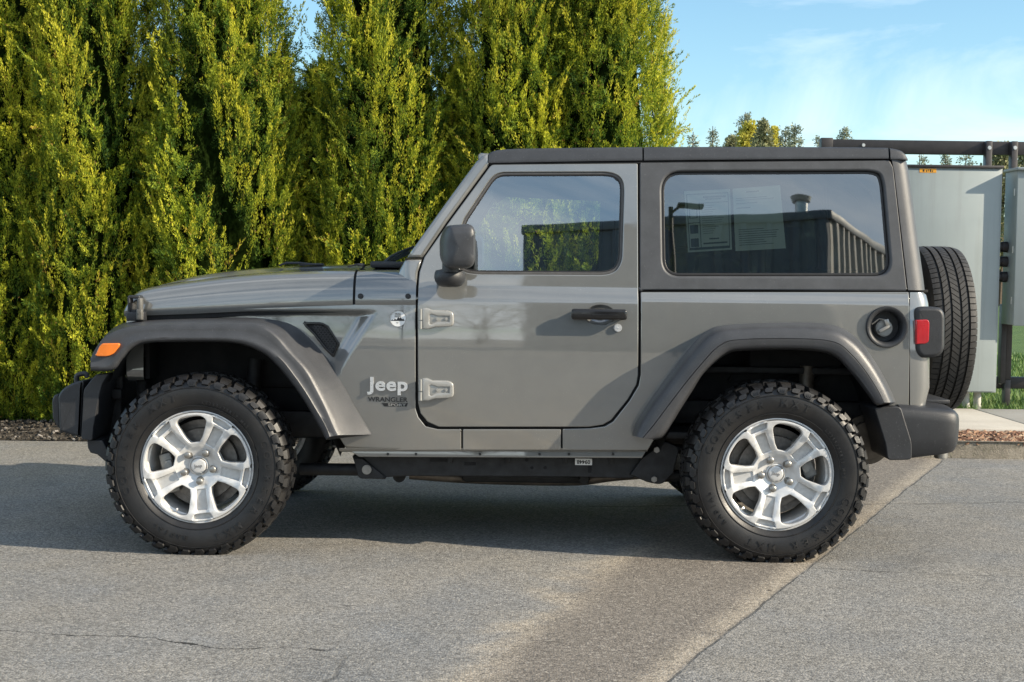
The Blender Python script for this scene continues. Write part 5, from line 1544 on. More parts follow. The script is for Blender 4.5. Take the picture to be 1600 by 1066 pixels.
# ================================================================== UNDERSIDE AND INSIDE
ub = M['underbody']
def rail(name, outline, Y0, Y1, mat=ub, sharp=40, mirror=True, r=.004):
    o = extrude_outline(name, outline, Y0, r, mat, car, full=False, inner=Y1, sharp=sharp)
    if mirror: far(o)
    return o
rail('frame_rail', round_poly([(550, 712, 3), (1005, 714, 3), (1005, 742), (985, 748), (900, 745.5), (640, 744), (600, 746), (560, 742, 4)]), .13, .22)
rail('frame_bracket', round_poly([(552, 716), (566, 716), (598, 742, 5), (605, 749, 5), (560, 748, 6)]), .11, .24)
mb = MB(); p = W(573, 734, .105); mb.cyl((p.x, .115, p.z), (p.x, .095, p.z), .016, seg=6, bev=.002); mb.cyl((p.x, .115, p.z), (p.x, .10, p.z), .021, seg=20); o = mb.obj('frame_bolt', M['steel_bolt'], car); far(o)
mb = MB(); a, b_ = W(470, 733, .24), W(572, 734, .19); mb.tube([a, b_], .028, 12); o = mb.obj('control_arm', ub, car); far(o)
rail('shackle_bracket', round_poly([(1003, 716), (1040, 690, 3), (1062, 700, 6), (1052, 740), (1034, 758, 8), (1012, 754, 5), (985, 742)]), .10, .20)
for px_, py_ in ((1026, 703), (1022, 749)):
    mb = MB(); p = W(px_, py_, .095); mb.cyl((p.x, .105, p.z), (p.x, .088, p.z), .014, seg=6, bev=.002); o = mb.obj('frame_bolt', M['steel_bolt'], car); far(o)
mb = MB(); a, b_ = W(1030, 700, .2), W(1120, 705, .2); mb.tube([a, b_], .022, 10); a, b_ = W(1030, 745, .22), W(1180, 735, .22); mb.tube([a, b_], .026, 10); o = mb.obj('control_arm', ub, car); far(o)
mb = MB(); pts = [W(a, b_, .42) for a, b_ in ((640, 741), (720, 747), (800, 750), (900, 751), (960, 744), (1040, 738))]; mb.tube(catmull(pts, 5), .024, 12); mb.obj('exhaust_pipe', M['exhaust'], car)
for px_ in (700, 790, 880, 952):
    mb = MB(); yz_box(mb, px_, 714, px_ + 7, 724, .118, .135, .002); o = mb.obj('body_clip', ub, car); far(o)
# holes and small slots on the rail
for x0, y0, w_, h_ in ((672, 717, 26, 5), (726, 722.5, 18, 5), (919, 728, 5, 11)):
    mb = MB(); yz_box(mb, x0, y0, x0 + w_, y0 + h_, .1275, .135, .001, seg=1); o = mb.obj('rail_slot', M['dark_void'], car)
for px_, py_ in ((831, 731), (852, 731), (823, 719)):
    mb = MB(); p = W(px_, py_, .128); mb.cyl((p.x, .1275, p.z), (p.x, .135, p.z), .0075, seg=14); mb.obj('rail_hole', M['dark_void'], car)
mb = MB(); a, b_ = W(722, 746, .5), W(920, 748, .5); mb.box(((a.x + b_.x) / 2, .62, a.z + .02), (b_.x - a.x, .5, .05), .02); mb.obj('skid_plate', ub, car)
mb = MB(); a, b_ = W(625, 745, .4), W(650, 745, .4); mb.cyl((a.x, .35, a.z + .01), (a.x, 1.2, a.z + .01), .03, seg=14); mb.obj('cross_member', ub, car)
mb = MB(); a = W(912, 749, .3); mb.cyl((a.x, .28, a.z), (a.x, .5, a.z), .02, seg=14); mb.obj('cross_member', ub, car)
# floor, engine bay and inner arches
mb = MB(); a, b_ = W(560, 700, .1), W(1420, 640, .1)
mb.box(((a.x + b_.x) / 2, YC, .52), (b_.x - a.x - .5, 1.44, .03), .005); mb.box((W(1230, 600, .3).x, YC, .80), (1.05, 1.0, .03), .005)
mb.obj('floor_pan', ub, car)
mb = MB(); x0, x1 = W(205, 600, .2).x, W(610, 600, .2).x
mb.box(((x0 + x1) / 2, YC, .86), (x1 - x0, .80, .36), .02); mb.box((x1, YC, .85), (.03, 1.30, .50), .01); mb.box((x0 + .02, YC, .75), (.05, 1.0, .26), .02)
mb.obj('engine_bay', M['liner'], car)
mb = MB(); mb.box(((x0 + x1) / 2 - .05, YC - .42, .52), (1.3, .07, .12), .01); mb.obj('front_frame', ub, car)
mb = MB(); mb.box(((x0 + x1) / 2 - .05, YC + .42, .52), (1.3, .07, .12), .01); mb.obj('front_frame', ub, car)
mb = MB(); x2, x3 = W(1040, 700, .3).x, W(1440, 700, .3).x
mb.box(((x2 + x3) / 2, YC - .42, .60), (x3 - x2, .07, .11), .01); mb.box(((x2 + x3) / 2, YC + .42, .60), (x3 - x2, .07, .11), .01); mb.box((x3 - .06, YC, .60), (.08, 1.1, .12), .01); mb.obj('rear_frame', ub, car)
def arch_liner(outer, Y0, Y1, back_poly):
    mb = MB(); pts = [W(a, b_, 0.0) for a, b_ in outer]; pts = catmull(pts, 4)
    mb.grid([[Vector((p.x, Y0(p) if callable(Y0) else Y0, p.z)), Vector((p.x, .12, p.z + .015)), Vector((p.x, .30, p.z + .02)), Vector((p.x, Y1, p.z))] for p in pts])
    pb = [Vector((p.x, Y1, p.z)) for p in pts]
    mb.add(pb, [tuple(range(len(pb)))])
    o = mb.obj('arch_liner', M['liner'], car, sharp=50); far(o); return o
fl_ = arch_liner([(168, 600), (176, 575), (192, 550), (206, 534), (230, 522), (300, 518), (360, 518), (395, 526), (422, 542), (446, 566), (468, 596), (488, 630), (508, 668), (530, 715)], lambda p: min(.04, taper(p.x) + .01), .42, None)
rl_ = arch_liner([(1032, 706), (1050, 668), (1072, 622), (1092, 585), (1112, 556), (1140, 538), (1168, 530), (1249, 528), (1300, 536), (1330, 556), (1356, 586), (1376, 626), (1392, 690)], .02, .44, None)
# pressed detail on the rear inner arch
bo = round_poly([(1138, 596, 4), (1150, 574, 8), (1165, 568), (1232, 566, 8), (1262, 582, 4), (1256, 588, 3), (1140, 598, 3)])
mb = MB()
pts = [Vector((q.x, q.z)) for q in (W(a.x, a.y, .415) for a in bo)]
me = panel_mesh('arch_pocket', pts, [], lambda x, z: .428, .02, .006, None, None, True); o = link_mesh('arch_pocket', me, 'liner', car, smooth=False); far(o)
mb = MB(); p = W(1282, 597, .41); mb.cyl((p.x, .41, p.z), (p.x, .44, p.z), .028, seg=20, bev=.004); mb.cyl((p.x, .40, p.z), (p.x, .42, p.z), .014, seg=6); o = mb.obj('arch_plug', M['liner'], car); far(o)
# body mounts/brackets seen ahead of the front tyre
mb = MB(); yz_box(mb, 180, 575, 192, 618, .25, .30, .006); yz_box(mb, 174, 608, 190, 624, .22, .30, .006); yz_box(mb, 148, 585, 190, 700, .30, .36, .01); o = mb.obj('horn_bracket', ub, car); far(o)
mb = MB(); p = W(159, 641, .29); mb.cyl((p.x, .30, p.z), (p.x, .285, p.z), .012, seg=16, bev=.002); o = mb.obj('frame_bolt', M['steel_bolt'], car); far(o)
# axles, springs, shocks, driveshaft, exhaust
for c_, nm in ((pf, 'front_axle'), (pr, 'rear_axle')):
    mb = MB(); mb.tube([(c_.x, .20, ZWH), (c_.x, 2 * YC - .20, ZWH)], .042, 14); mb.sphere((c_.x + .02, YC + (.25 if nm == 'front_axle' else 0), ZWH), (.15, .13, .14), 18); mb.obj(nm, ub, car)
    for s_ in (-1, 1):
        mb = MB(); n = 90; xo = c_.x + (.02 if nm == 'front_axle' else -.06)
        mb.tube([(xo + .055 * math.cos(i * .42), YC + s_ * .46 + .055 * math.sin(i * .42), .42 + i * .0036) for i in range(n)], .008, 6); mb.obj('coil_spring', ub, car)
        mb = MB(); xo = c_.x + (.13 if nm == 'front_axle' else .17)
        mb.cyl((xo, YC + s_ * .55, .30), (xo + .02, YC + s_ * .50, .56), .028, seg=14); mb.cyl((xo + .02, YC + s_ * .50, .5), (xo + .04, YC + s_ * .47, .82), .034, seg=14); mb.obj('shock_absorber', M['exhaust'] if nm == 'rear_axle' else ub, car)
mb = MB(); mb.tube([(pf.x + .2, YC + .1, ZWH + .04), (0.0, YC, .46), (pr.x - .15, YC, ZWH + .04)], .032, 12); mb.obj('drive_shaft', ub, car)
p0 = W(1362, 702, .45); mb = MB()
mb.cyl((p0.x - .06, .28, p0.z + .06), (p0.x - .06, 1.15, p0.z + .06), .115, seg=30, bev=.03); mb.obj('muffler', M['exhaust'], car)
# cabin
sc_ = M['seat_cloth']
def seat(Y):
    e = empty('seat', (W(935, 600, .4).x, Y, .6), car); X = W(948, 500, .4).x
    mb = MB(); mb.box((X - .17, Y, .74), (.50, .48, .16), .05); mb.obj('seat_cushion', sc_, e)
    mb = MB(); mb.box((X + .15, Y, 1.02), (.14, .46, .56), .05, Matrix.Rotation(R(14), 3, 'Y')); mb.obj('seat_back', sc_, e)
    mb = MB(); mb.box((X + .245, Y, 1.36), (.09, .25, .16), .035, Matrix.Rotation(R(10), 3, 'Y')); mb.tube([(X + .22, Y - .06, 1.26), (X + .24, Y - .06, 1.34)], .007, 8); mb.tube([(X + .22, Y + .06, 1.26), (X + .24, Y + .06, 1.34)], .007, 8); mb.obj('headrest', sc_, e)
seat(.40); seat(1.18)
mb = MB(); xd = W(690, 450, .4).x
mb.box((xd - .03, YC, 1.02), (.30, 1.38, .26), .06); mb.box((xd + .06, .40, 1.14), (.16, .34, .07), .03); mb.obj('dashboard', M['liner'], car)
sw_c = Vector((xd + .24, .40, 1.08)); mb = MB(); tl_ = Matrix.Rotation(R(-62), 3, 'Y')
mb.tube([sw_c + tl_ @ Vector((.185 * math.cos(a), .185 * math.sin(a), 0)) for a in np.linspace(0, 2 * math.pi, 41)], .015, 10, caps=False)
for a in (0.2, math.pi - .2, math.pi * 1.5): mb.tube([sw_c, sw_c + tl_ @ Vector((.18 * math.sin(a), .18 * math.cos(a), 0))], .014, 8)
mb.sphere(sw_c, (.05, .05, .05), 14); mb.tube([sw_c, sw_c + Vector((-.2, 0, -.06))], .03, 10); mb.obj('steering_wheel', M['black_plastic'], car)
for Yb in (.27, 2 * YC - .27):
    mb = MB(); xb = W(1003, 400, .3).x
    mb.tube(catmull([(xb + .02, Yb, .6), (xb, Yb, 1.2), (xb - .01, Yb + (.02 if Yb < YC else -.02), 1.60), (xb + .05, Yb + (.03 if Yb < YC else -.03), 1.68), (xb + .6, Yb, 1.68), (xb + 1.0, Yb, 1.60), (xb + 1.12, Yb, 1.0)], 5), .035, 12)
    mb.tube([(xb - .01, Yb, 1.64), (W(790, 262, .3).x, Yb, 1.66), (W(768, 270, .3).x, Yb, 1.62)], .032, 10); mb.obj('roll_bar', M['liner'], car)
    mb = MB(); mb.box((xb - .03, Yb - (.02 if Yb < YC else -.02), 1.15), (.045, .004, .75), .001); mb.obj('seat_belt', M['liner'], car)
mb = MB(); xb = W(1240, 500, .4).x; mb.box((xb, YC, .86), (.45, .95, .14), .05); mb.box((xb + .22, YC, 1.06), (.12, .95, .42), .05, Matrix.Rotation(R(12), 3, 'Y')); mb.obj('rear_bench', sc_, car)
mb = MB(); mb.box((W(1000, 260, .3).x + .35, YC, 1.725), (1.55, 1.30, .02), .01); mb.obj('headliner', M['liner'], car)
mb = MB(); pm = W(768, 285, .7); mb.box((pm.x + .02, YC, pm.z), (.03, .25, .06), .012); mb.tube([(pm.x, YC, pm.z + .03), (pm.x - .02, YC, pm.z + .09)], .01, 8); mb.obj('rear_view_mirror', bp, car)
# sun and price sheets taped inside the privacy glass
t = NT('printed_sheet'); M['sheet'] = t.m
t.set(Base_Color=t.ramp(t.noise(18, 3), [(0.3, (0.74, 0.82, 0.74)), (0.7, (0.82, 0.88, 0.80))]), Roughness=0.6)
simple('sheet_ink', (0.10, 0.14, 0.16), 0.6)
def Yin(x, z): return Ydoor(x, z) + .0225
def window_sheet(corners, items, label):
    cs = [to_plane([c_], Ydoor)[0] for c_ in corners]       # tl, tr, br, bl
    def at(u, v): 
        top = cs[0] * (1 - u) + cs[1] * u; bot = cs[3] * (1 - u) + cs[2] * u; return top * (1 - v) + bot * v
    e = empty('window_sheet', (at(.5, .5).x, Yin(at(.5, .5).x, at(.5, .5).y), at(.5, .5).y)); tag(e, label, 'paper sheet')
    def quad(u0, v0, u1, v1, off, mb):
        n = 6; rows = [[Vector((q.x, Yin(q.x, q.y) + off, q.y)) for q in (at(u0 + (u1 - u0) * i / n, v) for i in range(n + 1))] for v in [v0 + (v1 - v0) * j / n for j in range(n + 1)]]
        mb.grid(rows)
    mb = MB(); quad(0, 0, 1, 1, .0012, mb); mb.obj('paper', M['sheet'], e, sharp=None)
    mb = MB()
    for it in items: quad(*it, .0004, mb)
    mb.obj('printing', M['sheet_ink'], e, sharp=None)
rr_ = random.Random(4)
it = [(.04, .05, .96, .065), (.04, .05, .055, .97), (.945, .05, .96, .97), (.04, .93, .96, .97), (.30, .20, .94, .212), (.30, .20, .315, .93), (.05, .52, .30, .53), (.40, .10, .90, .125), (.45, .14, .80, .155), (.36, .86, .90, .885), (.50, .79, .72, .81), (.08, .30, .26, .31), (.08, .44, .26, .45), (.08, .30, .10, .45), (.24, .30, .26, .45), (.08, .56, .26, .70), (.08, .78, .26, .92)]
it += [(.36, .25 + k * .035, .36 + rr_.uniform(.2, .5), .256 + k * .035) for k in range(14)]
window_sheet([(1070, 298.5), (1142, 295), (1145, 390), (1076, 394.5)], it, 'printed sheet with ruled boxes behind the rear side glass, nearer the door')
it = [(.28, .06, .55, .075), (.06, .16, .7, .168), (.06, .19, .85, .198), (.06, .24, .5, .25), (.06, .31, .35, .325)] + [(.08, .66 + k * .035, rr_.uniform(.5, .92), .668 + k * .035) for k in range(8)]
window_sheet([(1146, 294.5), (1220.5, 289), (1229.5, 388), (1150.5, 392.5)], it, 'plain pale sheet of small text behind the rear side glass, nearer the spare wheel')
# ================================================================== CABINETS AND RACK
t = simple('cabinet_paint', (0.295, 0.335, 0.335), 0.42, nscale=6, var=0.05, bump=0.06, bscale=500)
st_ = t.smooth(t.noise(14, 4, 0.6, stretch=(1.0, 1.0, 0.06)), 0.50, 0.75)
t.set(Base_Color=t.mix(t.math('MULTIPLY', st_, 0.22), t.ramp(t.noise(5, 5), [(0.3, (0.285, 0.325, 0.325)), (0.7, (0.31, 0.35, 0.35))]), (0.19, 0.20, 0.185)))
simple('rack_steel', (0.034, 0.030, 0.030), 0.45, nscale=20, var=0.15)
simple('pvc_grey', (0.50, 0.48, 0.43), 0.5)
simple('warn_orange', (0.72, 0.33, 0.02), 0.5)
simple('galv', (0.62, 0.62, 0.60), 0.35, 0.6)
def wbox(mb, px0, py0, px1, py1, Y0, Y1, bev=.004, seg=2, mi=0):
    a, b_ = W(px0, py0, Y0), W(px1, py1, Y0)
    mb.box(((a.x + b_.x) / 2, (Y0 + Y1) / 2, (a.z + b_.z) / 2), (abs(b_.x - a.x), abs(Y1 - Y0), abs(a.z - b_.z)), bev, seg=seg, mi=mi)
YB = YL + 0.02
def zat(px, py, Y): return W(px, py, Y).z
x0, x1 = W(1424, 440, YB).x - .10, W(1561.5, 440, YB).x
zt_, zb1 = zat(1500, 262, YB), zat(1500, 613, YB)
cab = empty('utility_cabinet', ((x0 + x1) / 2, YB + .15, ZW)); tag(cab, 'tall blank grey-green metal cabinet with a small orange sticker, behind the spare wheel', 'utility cabinet')
mb = MB(); mb.box(((x0 + x1) / 2, YB + .15, (zt_ + zb1) / 2), (x1 - x0, .30, zt_ - zb1), .006); mb.obj('cabinet_body', M['cabinet_paint'], cab)
mb = MB(); mb.box(((x0 + x1) / 2 - .006, YB - .006, (zt_ + zb1) / 2 - .006), (x1 - x0 - .03, .014, zt_ - zb1 - .03), .005); mb.obj('cabinet_cover', M['cabinet_paint'], cab)
mb = MB(); mb.box(((x0 + x1) / 2, YB + .14, zt_ + .008), (x1 - x0 + .01, .34, .022), .004); mb.obj('cabinet_lid', M['rack_steel'], cab)
mb = MB(); wbox(mb, 1437, 263.5, 1463, 270, YB - .0155, YB - .0135, .0003, 1); stk = mb.obj('warning_sticker', M['warn_orange'], cab)
mb = MB()
for px_, w_, h0, h1 in ((1442, 2.5, 265, 268.6), (1447, 1.6, 266, 268.6), (1450, 1.2, 265, 268.2), (1453, 2.2, 265, 268.8), (1456.5, 1.4, 266.4, 268.6)):
    wbox(mb, px_, h0, px_ + w_, h1, YB - .0162, YB - .0152, .0001, 1)
mb.obj('sticker_print', M['decal_black'], stk)
for px_ in (1510, 1528):
    p = W(px_, 625, YB + .10); mb = MB(); mb.cyl((p.x, YB + .12, ZW - .05), (p.x, YB + .12, zb1 + .02), .032, seg=20); mb.cyl((p.x, YB + .12, ZW - .02), (p.x, YB + .12, ZW + .02), .04, .036, seg=20); mb.obj('conduit_leg', M['pvc_grey'], cab)
# second cabinet, nearer, cut by the right border
Y2 = YB - .075
cab2 = empty('meter_cabinet', (W(1640, 400, Y2).x, Y2 + .12, ZW)); tag(cab2, 'smaller grey metal cabinet at the right border with black conduit hubs on its side', 'utility cabinet')
xa, xb2 = W(1585, 400, Y2).x, W(1585, 400, Y2).x + 1.25
zt2, zb2 = zat(1590, 266, Y2), zat(1590, 508, Y2)
mb = MB(); mb.box(((xa + xb2) / 2, Y2 + .14, (zt2 + zb2) / 2), (xb2 - xa, .28, zt2 - zb2), .006); mb.obj('cabinet_body', M['cabinet_paint'], cab2)
mb = MB(); mb.box(((xa + xb2) / 2 + .0, Y2 - .008, (zt2 + zb2) / 2 - .004), (xb2 - xa - .005, .018, zt2 - zb2 + .004), .005); mb.obj('cabinet_door', M['cabinet_paint'], cab2)
mb = MB(); mb.box(((xa + xb2) / 2, Y2 + .12, zt2 + .010), (xb2 - xa + .03, .36, .025), .008); mb.obj('cabinet_lid', M['cabinet_paint'], cab2)
for py_ in (300, 390, 470):
    mb = MB(); p = W(1586, py_, Y2 - .01); mb.cyl((xa - .004, Y2 + .03, p.z - .03), (xa - .004, Y2 + .03, p.z + .03), .006, seg=10); mb.obj('cabinet_hinge', M['galv'], cab2)
for py_ in (386, 409, 433):
    p = W(1572, py_, Y2 + .18); mb = MB(); mb.cyl((xa + .01, Y2 + .18, p.z), (xa - .055, Y2 + .18, p.z), .046, seg=10, bev=.004); mb.cyl((xa - .05, Y2 + .18, p.z), (xa - .085, Y2 + .18, p.z), .036, seg=20); mb.obj('conduit_hub', M['rack_steel'], cab2)
p1 = W(1566, 640, YB + .06)
# steel rack carrying both cabinets
YR = YB + .33
rack = empty('steel_rack', (W(1560, 600, YR).x, YR + .04, ZW)); tag(rack, 'black square-tube steel rack standing behind the grey cabinets', 'equipment rack')
def bar(name, px0, py0, px1, py1, Y0, Y1): mb = MB(); wbox(mb, px0, py0, px1, py1, Y0, Y1, .004); return mb.obj(name, M['rack_steel'], rack)
zt3, zb3 = zat(1440, 219.5, YR), zat(1440, 240.5, YR)
xr0 = W(1283, 228, YR).x; xr1 = xr0 + 5.2
mb = MB(); mb.box(((xr0 + xr1) / 2 + .05, YR + .04, (zt3 + zb3) / 2), (xr1 - xr0 - .1, .08, zt3 - zb3), .004); mb.obj('top_beam', M['rack_steel'], rack)
mb = MB(); mb.box((xr0 + .05, YR + .035, (zt3 + zb3) / 2 + .003), (.10, .10, zt3 - zb3 + .016), .004); mb.box((xr0 + .05, YR + .07, 1.2), (.085, .08, 2.3), .004); mb.obj('rack_post', M['rack_steel'], rack)
for px_ in (1543.5, 1583.5):
    p = W(px_, 240, YR - .05); q = pxpy((0, 0, 0))
    mb = MB(); mb.box((p.x, YR - .045, (zt3 - .004 + .35) / 2), (.052, .08, zt3 - .004 - .35), .003)
    if px_ > 1560: mb.box((p.x + .0, YR - .045, .2), (.05, .08, .32), .003)
    mb.obj('rack_post', M['rack_steel'], rack)
    mb = MB(); pb = W(px_, 231, YR - .09); mb.cyl((p.x, YR - .083, pb.z), (p.x, YR - .095, pb.z), .017, seg=18, bev=.004); mb.obj('rack_bolt', M['galv'], rack)
pxs = W(1349, 227, YR)
mb = MB(); mb.cyl((pxs.x, YR + .002, pxs.z), (pxs.x, YR - .012, pxs.z), .015, seg=16, bev=.003); mb.obj('rack_bolt', M['galv'], rack)
zq0, zq1 = zat(1580, 589.5, YR), zat(1580, 607.5, YR); xq = W(1554.5, 598, YR).x
mb = MB(); mb.box((xq + 1.2, YR + .04, (zq0 + zq1) / 2), (2.4, .08, zq0 - zq1), .004); mb.obj('bottom_beam', M['rack_steel'], rack)
p = W(1563.5, 598, YR - .01); mb = MB(); mb.cyl((p.x, YR + .002, p.z), (p.x, YR - .012, p.z), .017, seg=18, bev=.004); mb.obj('rack_bolt', M['galv'], rack)
p = W(1566.5, 550, YR - .05); mb = MB(); mb.box((p.x, YR - .045, (zq0 + 1.0) / 2 - .02), (.050, .08, 1.0 - zq0 + .06), .003); mb.obj('rack_post', M['rack_steel'], rack)

# ================================================================== DISTANT TREES
foliage_mat('conifer_far', [(0.0, (0.15, 0.18, 0.14)), (0.6, (0.28, 0.32, 0.23)), (1.0, (0.42, 0.43, 0.29))], 0.15)  # leaf colours lightened to carry distance haze
foliage_mat('spring_far', [(0.0, (0.34, 0.32, 0.06)), (0.6, (0.58, 0.54, 0.10)), (1.0, (0.75, 0.70, 0.20))], 0.45)
foliage_mat('olive_far', [(0.0, (0.13, 0.15, 0.09)), (0.6, (0.27, 0.28, 0.15)), (1.0, (0.42, 0.40, 0.22))], 0.2)  # olive crowns paled likewise, haze mixed into the colour
def conifer_mesh(seed, H, rb, sparse=1.0):
    rng = np.random.default_rng(seed); V = []; T = []
    nwh = int(H * 3.2 * sparse)
    trunk = MB(); trunk.tube([(0, 0, 0), (0, 0, H * .5), (rng.normal(0, .05), 0, H)], [.16, .10, .015], 8)
    for k in range(nwh):
        z = H * (0.04 + 0.95 * k / nwh); L = rb * (1 - (z / H)) ** 0.8 + .12
        for _ in range(rng.integers(4, 7)):
            a = rng.uniform(0, 6.28); l = L * rng.uniform(.55, 1.15); droop = rng.uniform(-.25, .35)
            n = max(8, int(l * 34) + 8)
            s = rng.uniform(.1, 1, n)
            px_ = np.cos(a) * s * l; py_ = np.sin(a) * s * l; pz_ = z + s * l * (droop + .35 * s * (1 if droop < 0 else -.3))
            c = np.stack([px_, py_, pz_], 1) + rng.normal(0, .06, (n, 3))
            d = rng.normal(0, .6, (n, 3)) + np.array([np.cos(a), np.sin(a), .25]); d /= np.linalg.norm(d, axis=1, keepdims=True)
            sd = np.cross(d, rng.normal(0, 1, (n, 3))); sd /= np.linalg.norm(sd, axis=1, keepdims=True)
            ln = rng.uniform(.07, .18, n)[:, None]; w_ = rng.uniform(.018, .042, n)[:, None]
            V.append(np.stack([c, c + d * ln * .5 + sd * w_, c + d * ln, c + d * ln * .5 - sd * w_], 1)); T.append(np.clip(rng.normal(.45, .2, n) + .3 * (s - .5), 0, 1))
    return leaf_mesh('crown', np.concatenate(V), np.concatenate(T)), trunk
def broad_mesh(seed, H, rb, n=2600, top=False):
    rng = np.random.default_rng(seed)
    nb = 90
    ub_ = rng.uniform(0, 1, nb) ** .7; rr = rb * np.sqrt(np.clip(1 - ub_ ** 3.5, 0, 1)) * np.minimum(1, .35 + ub_ * 2.2); aa = rng.uniform(0, 6.28, nb); q = rng.uniform(.35, 1, nb)
    cs = np.stack([np.cos(aa) * rr * q, np.sin(aa) * rr * q, H * (.25 + .74 * ub_)], 1)
    ti = rng.integers(0, nb, n); d0 = rng.normal(0, 1, (n, 3)); d0 /= np.linalg.norm(d0, axis=1, keepdims=True)
    c = cs[ti] + d0 * (rng.uniform(.1, 1, (n, 1)) ** .5) * min(rb * .34, .5)
    d = d0 + rng.normal(0, .5, (n, 3)) + np.array([0, 0, .4]); d /= np.linalg.norm(d, axis=1, keepdims=True)
    sd = np.cross(d, rng.normal(0, 1, (n, 3))); sd /= np.linalg.norm(sd, axis=1, keepdims=True)
    ln = rng.uniform(.08, .18, n)[:, None]; w_ = rng.uniform(.025, .055, n)[:, None]
    tb = MB(); tb.tube([(0, 0, 0), (.05, 0, H * .4), (0, .05, H * .9)], [.14, .10, .02], 8)
    for k in range(7): e = cs[k]; tb.tube([(0, 0, H * .3), tuple((e + np.array([0, 0, H * .3])) / 2), tuple(e)], [.06, .04, .015], 6)
    return leaf_mesh('crown', np.stack([c, c + d * ln * .5 + sd * w_, c + d * ln, c + d * ln * .5 - sd * w_], 1), np.clip(rng.normal(.5, .22, n), 0, 1)), tb
def far_tree(px, py_top, Y, kind, wpx, label, seed):
    base = W(px, 430, Y); H = W(px, py_top, Y).z; hw = wpx / FPX * (Y + 6.2) / 2
    if kind == 'conifer': me, tb = conifer_mesh(seed, H, hw * 3.2, 2.4); mat = 'conifer_far'; nm = 'conifer_tree'
    elif kind == 'sparse': me, tb = conifer_mesh(seed, H, hw * 2.8, 1.3); mat = 'conifer_far'; nm = 'conifer_tree'
    else: me, tb = broad_mesh(seed, H, hw * 1.35, 9000, True); mat = kind; nm = 'broadleaf_tree'
    e = empty(nm, (base.x, Y, 0)); tag(e, label, 'tree', 'distant trees beyond the lawn')
    me.materials.append(M[mat]); o = bpy.data.objects.new('crown', me); COL.objects.link(o); o.parent = e
    t_ = tb.obj('trunk', M['bark'], None); t_.parent = e
for i, a in enumerate((
    (1078, 206, 60, 'sparse', 34, 'thin young conifer just right of the hedge, left end of the distant row'),
    (1110, 197, 62, 'sparse', 26, 'slender pale conifer spire standing alone right of the hedge'),
    (1140, 216, 66, 'olive_far', 30, 'low olive bush-like tree left of the tall conifer'),
    (1159, 175, 70, 'conifer', 44, 'tallest distant conifer, rising behind the yellow tree'),
    (1166, 192, 62, 'spring_far', 34, 'bright yellow young-leaved tree over the car roof'),
    (1186, 191, 58, 'olive_far', 32, 'rounded olive-green tree right beside the yellow one'),
    (1206, 200, 66, 'spring_far', 24, 'thin pale yellow tree between two dark crowns'),
    (1222, 197, 64, 'conifer', 26, 'left one of the paired dark conifers over the roof'),
    (1238, 193, 60, 'conifer', 30, 'right one of the paired dark conifers over the roof'),
    (1276, 212, 66, 'conifer', 26, 'small conifer tip at the end of the black rack beam'),
    (1315, 197, 62, 'conifer', 28, 'conifer tip showing above the black rack beam'),
    (1433, 240, 58, 'sparse', 40, 'ragged conifer top just above the left part of the tall cabinet'),
    (1474, 240, 60, 'conifer', 22, 'narrow conifer top above the middle of the tall cabinet'),
    (1503, 238, 58, 'sparse', 46, 'wide-branched conifer top above the right part of the tall cabinet'),
    (1562, 232, 52, 'olive_far', 56, 'dense olive tree seen between the two rack posts'),
    (1608, 232, 50, 'olive_far', 52, 'dense olive tree at the right border behind the rack'),
    (1350, 236, 75, 'olive_far', 80, 'dark broad tree mostly hidden by the rear of the car roof'),
)): far_tree(*a, 50 + i)

# a loose row of field trees on the horizon (copies share two crowns)
me_a, tb_a = broad_mesh(301, 9.0, 3.4, 6000); me_b, tb_b = conifer_mesh(302, 11.0, 2.6, 1.2)
me_a.materials.append(M['olive_far']); me_b.materials.append(M['conifer_far'])
tk_ = []
for tb in (tb_a, tb_b):
    o = tb.obj('trunk', M['bark'], None); tk_.append(o.data); bpy.data.objects.remove(o)
rngf = random.Random(21)
for i in range(34):
    x = -95 + i * 6.2 + rngf.uniform(-2, 2); y = rngf.uniform(92, 118)
    pxx = pxpy((x, y, 8))[0]
    if 1040 < pxx < 1620: continue
    k = i % 3 == 0
    e = empty('conifer_tree' if k else 'broadleaf_tree', (x, y, 0)); tag(e, 'tree of the far field row, hidden behind the hedge or outside the picture', 'tree', 'far field trees')
    sc = rngf.uniform(.75, 1.15)
    for nm, d in (('crown', me_b if k else me_a), ('trunk', tk_[1] if k else tk_[0])):
        o = bpy.data.objects.new(nm, d); COL.objects.link(o); o.parent = e; o.scale = (sc * 1.1, sc * 1.1, sc); o.rotation_euler = (0, 0, rngf.uniform(0, 6.28))

# ================================================================== BEHIND THE CAMERA: what the glass and paint mirror
simple('metal_siding', (0.14, 0.15, 0.165), 0.5, 0.0, nscale=3, var=0.12)
simple('siding_sunlit', (0.36, 0.34, 0.31), 0.5, 0.0, nscale=3, var=0.12)  # side wall copy, paler and warmer: sunlight painted into its colour
bd_ = empty('metal_building', (3.1, -18.3, 0)); tag(bd_, 'dark corrugated metal building reflected in the rear side glass, with a roof vent', 'building')
HB = 7.0
A, B, C_ = Vector((0.2, -19.0, 0)), Vector((5.5, -17.8, 0)), Vector((8.6, -22.5, 0))
def siding(a, b_, pitch, amp, name, mat):
    d = (b_ - a); L_ = d.length; d.normalize(); n = Vector((-d.y, d.x, 0)); mb = MB(); rows = []
    k = int(L_ / pitch); pitch = L_ / k
    for i in range(k):
        for f, h in ((0, 0), (.55, 0), (.66, amp), (.88, amp), (.99, 0)):
            p = a + d * ((i + f) * pitch) + n * h; rows.append([Vector((p.x, p.y, 0)), Vector((p.x, p.y, HB))])
    mb.grid(rows); return mb.obj(name, mat, bd_, sharp=20)
siding(A, B, .42, .05, 'front_wall', M['metal_siding'])
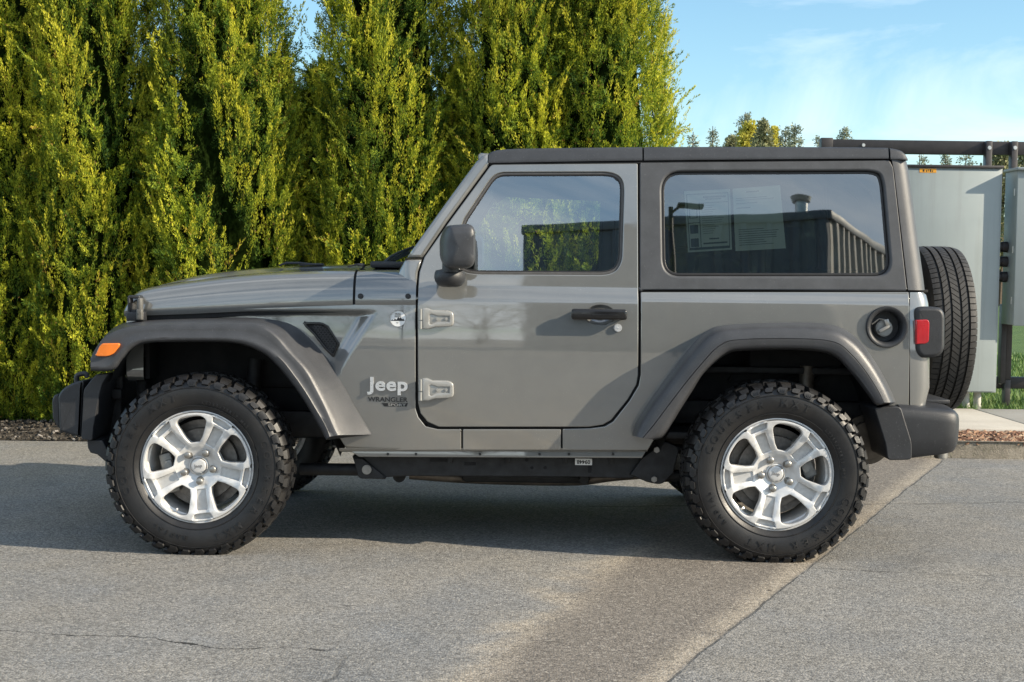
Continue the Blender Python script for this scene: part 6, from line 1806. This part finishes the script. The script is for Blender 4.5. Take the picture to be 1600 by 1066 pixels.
siding(B, C_, .30, .06, 'side_wall', M['siding_sunlit'])
D_ = A + (C_ - B)
siding(C_, D_, .42, .05, 'rear_wall', M['metal_siding']); siding(D_, A, .42, .05, 'end_wall', M['metal_siding'])
mb = MB(); mb.add([tuple(v + Vector((0, 0, HB + .02))) for v in (A, B, C_, D_)], [(0, 1, 2, 3)]); mb.obj('roof', M['metal_siding'], bd_)
mb = MB()
for a, b_ in ((A, B), (B, C_)):
    m_ = (a + b_) / 2; d = b_ - a; mb.box((m_.x, m_.y, HB - .02), (d.length + .1, .16, .16), .02, Matrix.Rotation(math.atan2(d.y, d.x), 3, 'Z'))
mb.obj('gutter', M['metal_siding'], bd_)
mb = MB(); v = B + (A - B) * .13 + (C_ - B) * .12; mb.cyl((v.x, v.y, HB), (v.x, v.y, HB + .46), .10, seg=20); mb.cyl((v.x, v.y, HB + .44), (v.x, v.y, HB + .52), .15, .18, seg=20); mb.obj('roof_vent', M['galv'], bd_)
lp = empty('lamp_post', (2.1, -12.1, 0)); tag(lp, 'dark parking lot lamp post reflected at the front edge of the rear side glass', 'lamp post')
mb = MB(); mb.tube([(2.1, -12.1, 0), (2.1, -12.1, 5.3)], [.05, .04], 14); mb.obj('post', M['rack_steel'], lp)
mb = MB(); mb.box((2.38, -12.1, 5.33), (.36, .16, .05), .015); mb.tube([(2.1, -12.1, 5.2), (2.25, -12.1, 5.33)], .02, 8); mb.obj('lamp_head', M['rack_steel'], lp)
rngb = random.Random(9)
for i in range(15):
    x = -46 + i * 6.3 + rngb.uniform(-1.5, 1.5); y = -40 + rngb.uniform(-4, 4)
    me, tb = broad_mesh(200 + i, rngb.uniform(6, 10), 4.2, 2600)
    e = empty('broadleaf_tree', (x, y, 0)); tag(e, 'tree behind the viewpoint, seen only as a dark fringe in the paint', 'tree', 'trees behind the viewpoint')
    me.materials.append(M['olive_far']); o = bpy.data.objects.new('crown', me); COL.objects.link(o); o.parent = e
    t_ = tb.obj('trunk', M['bark'], None); t_.parent = e
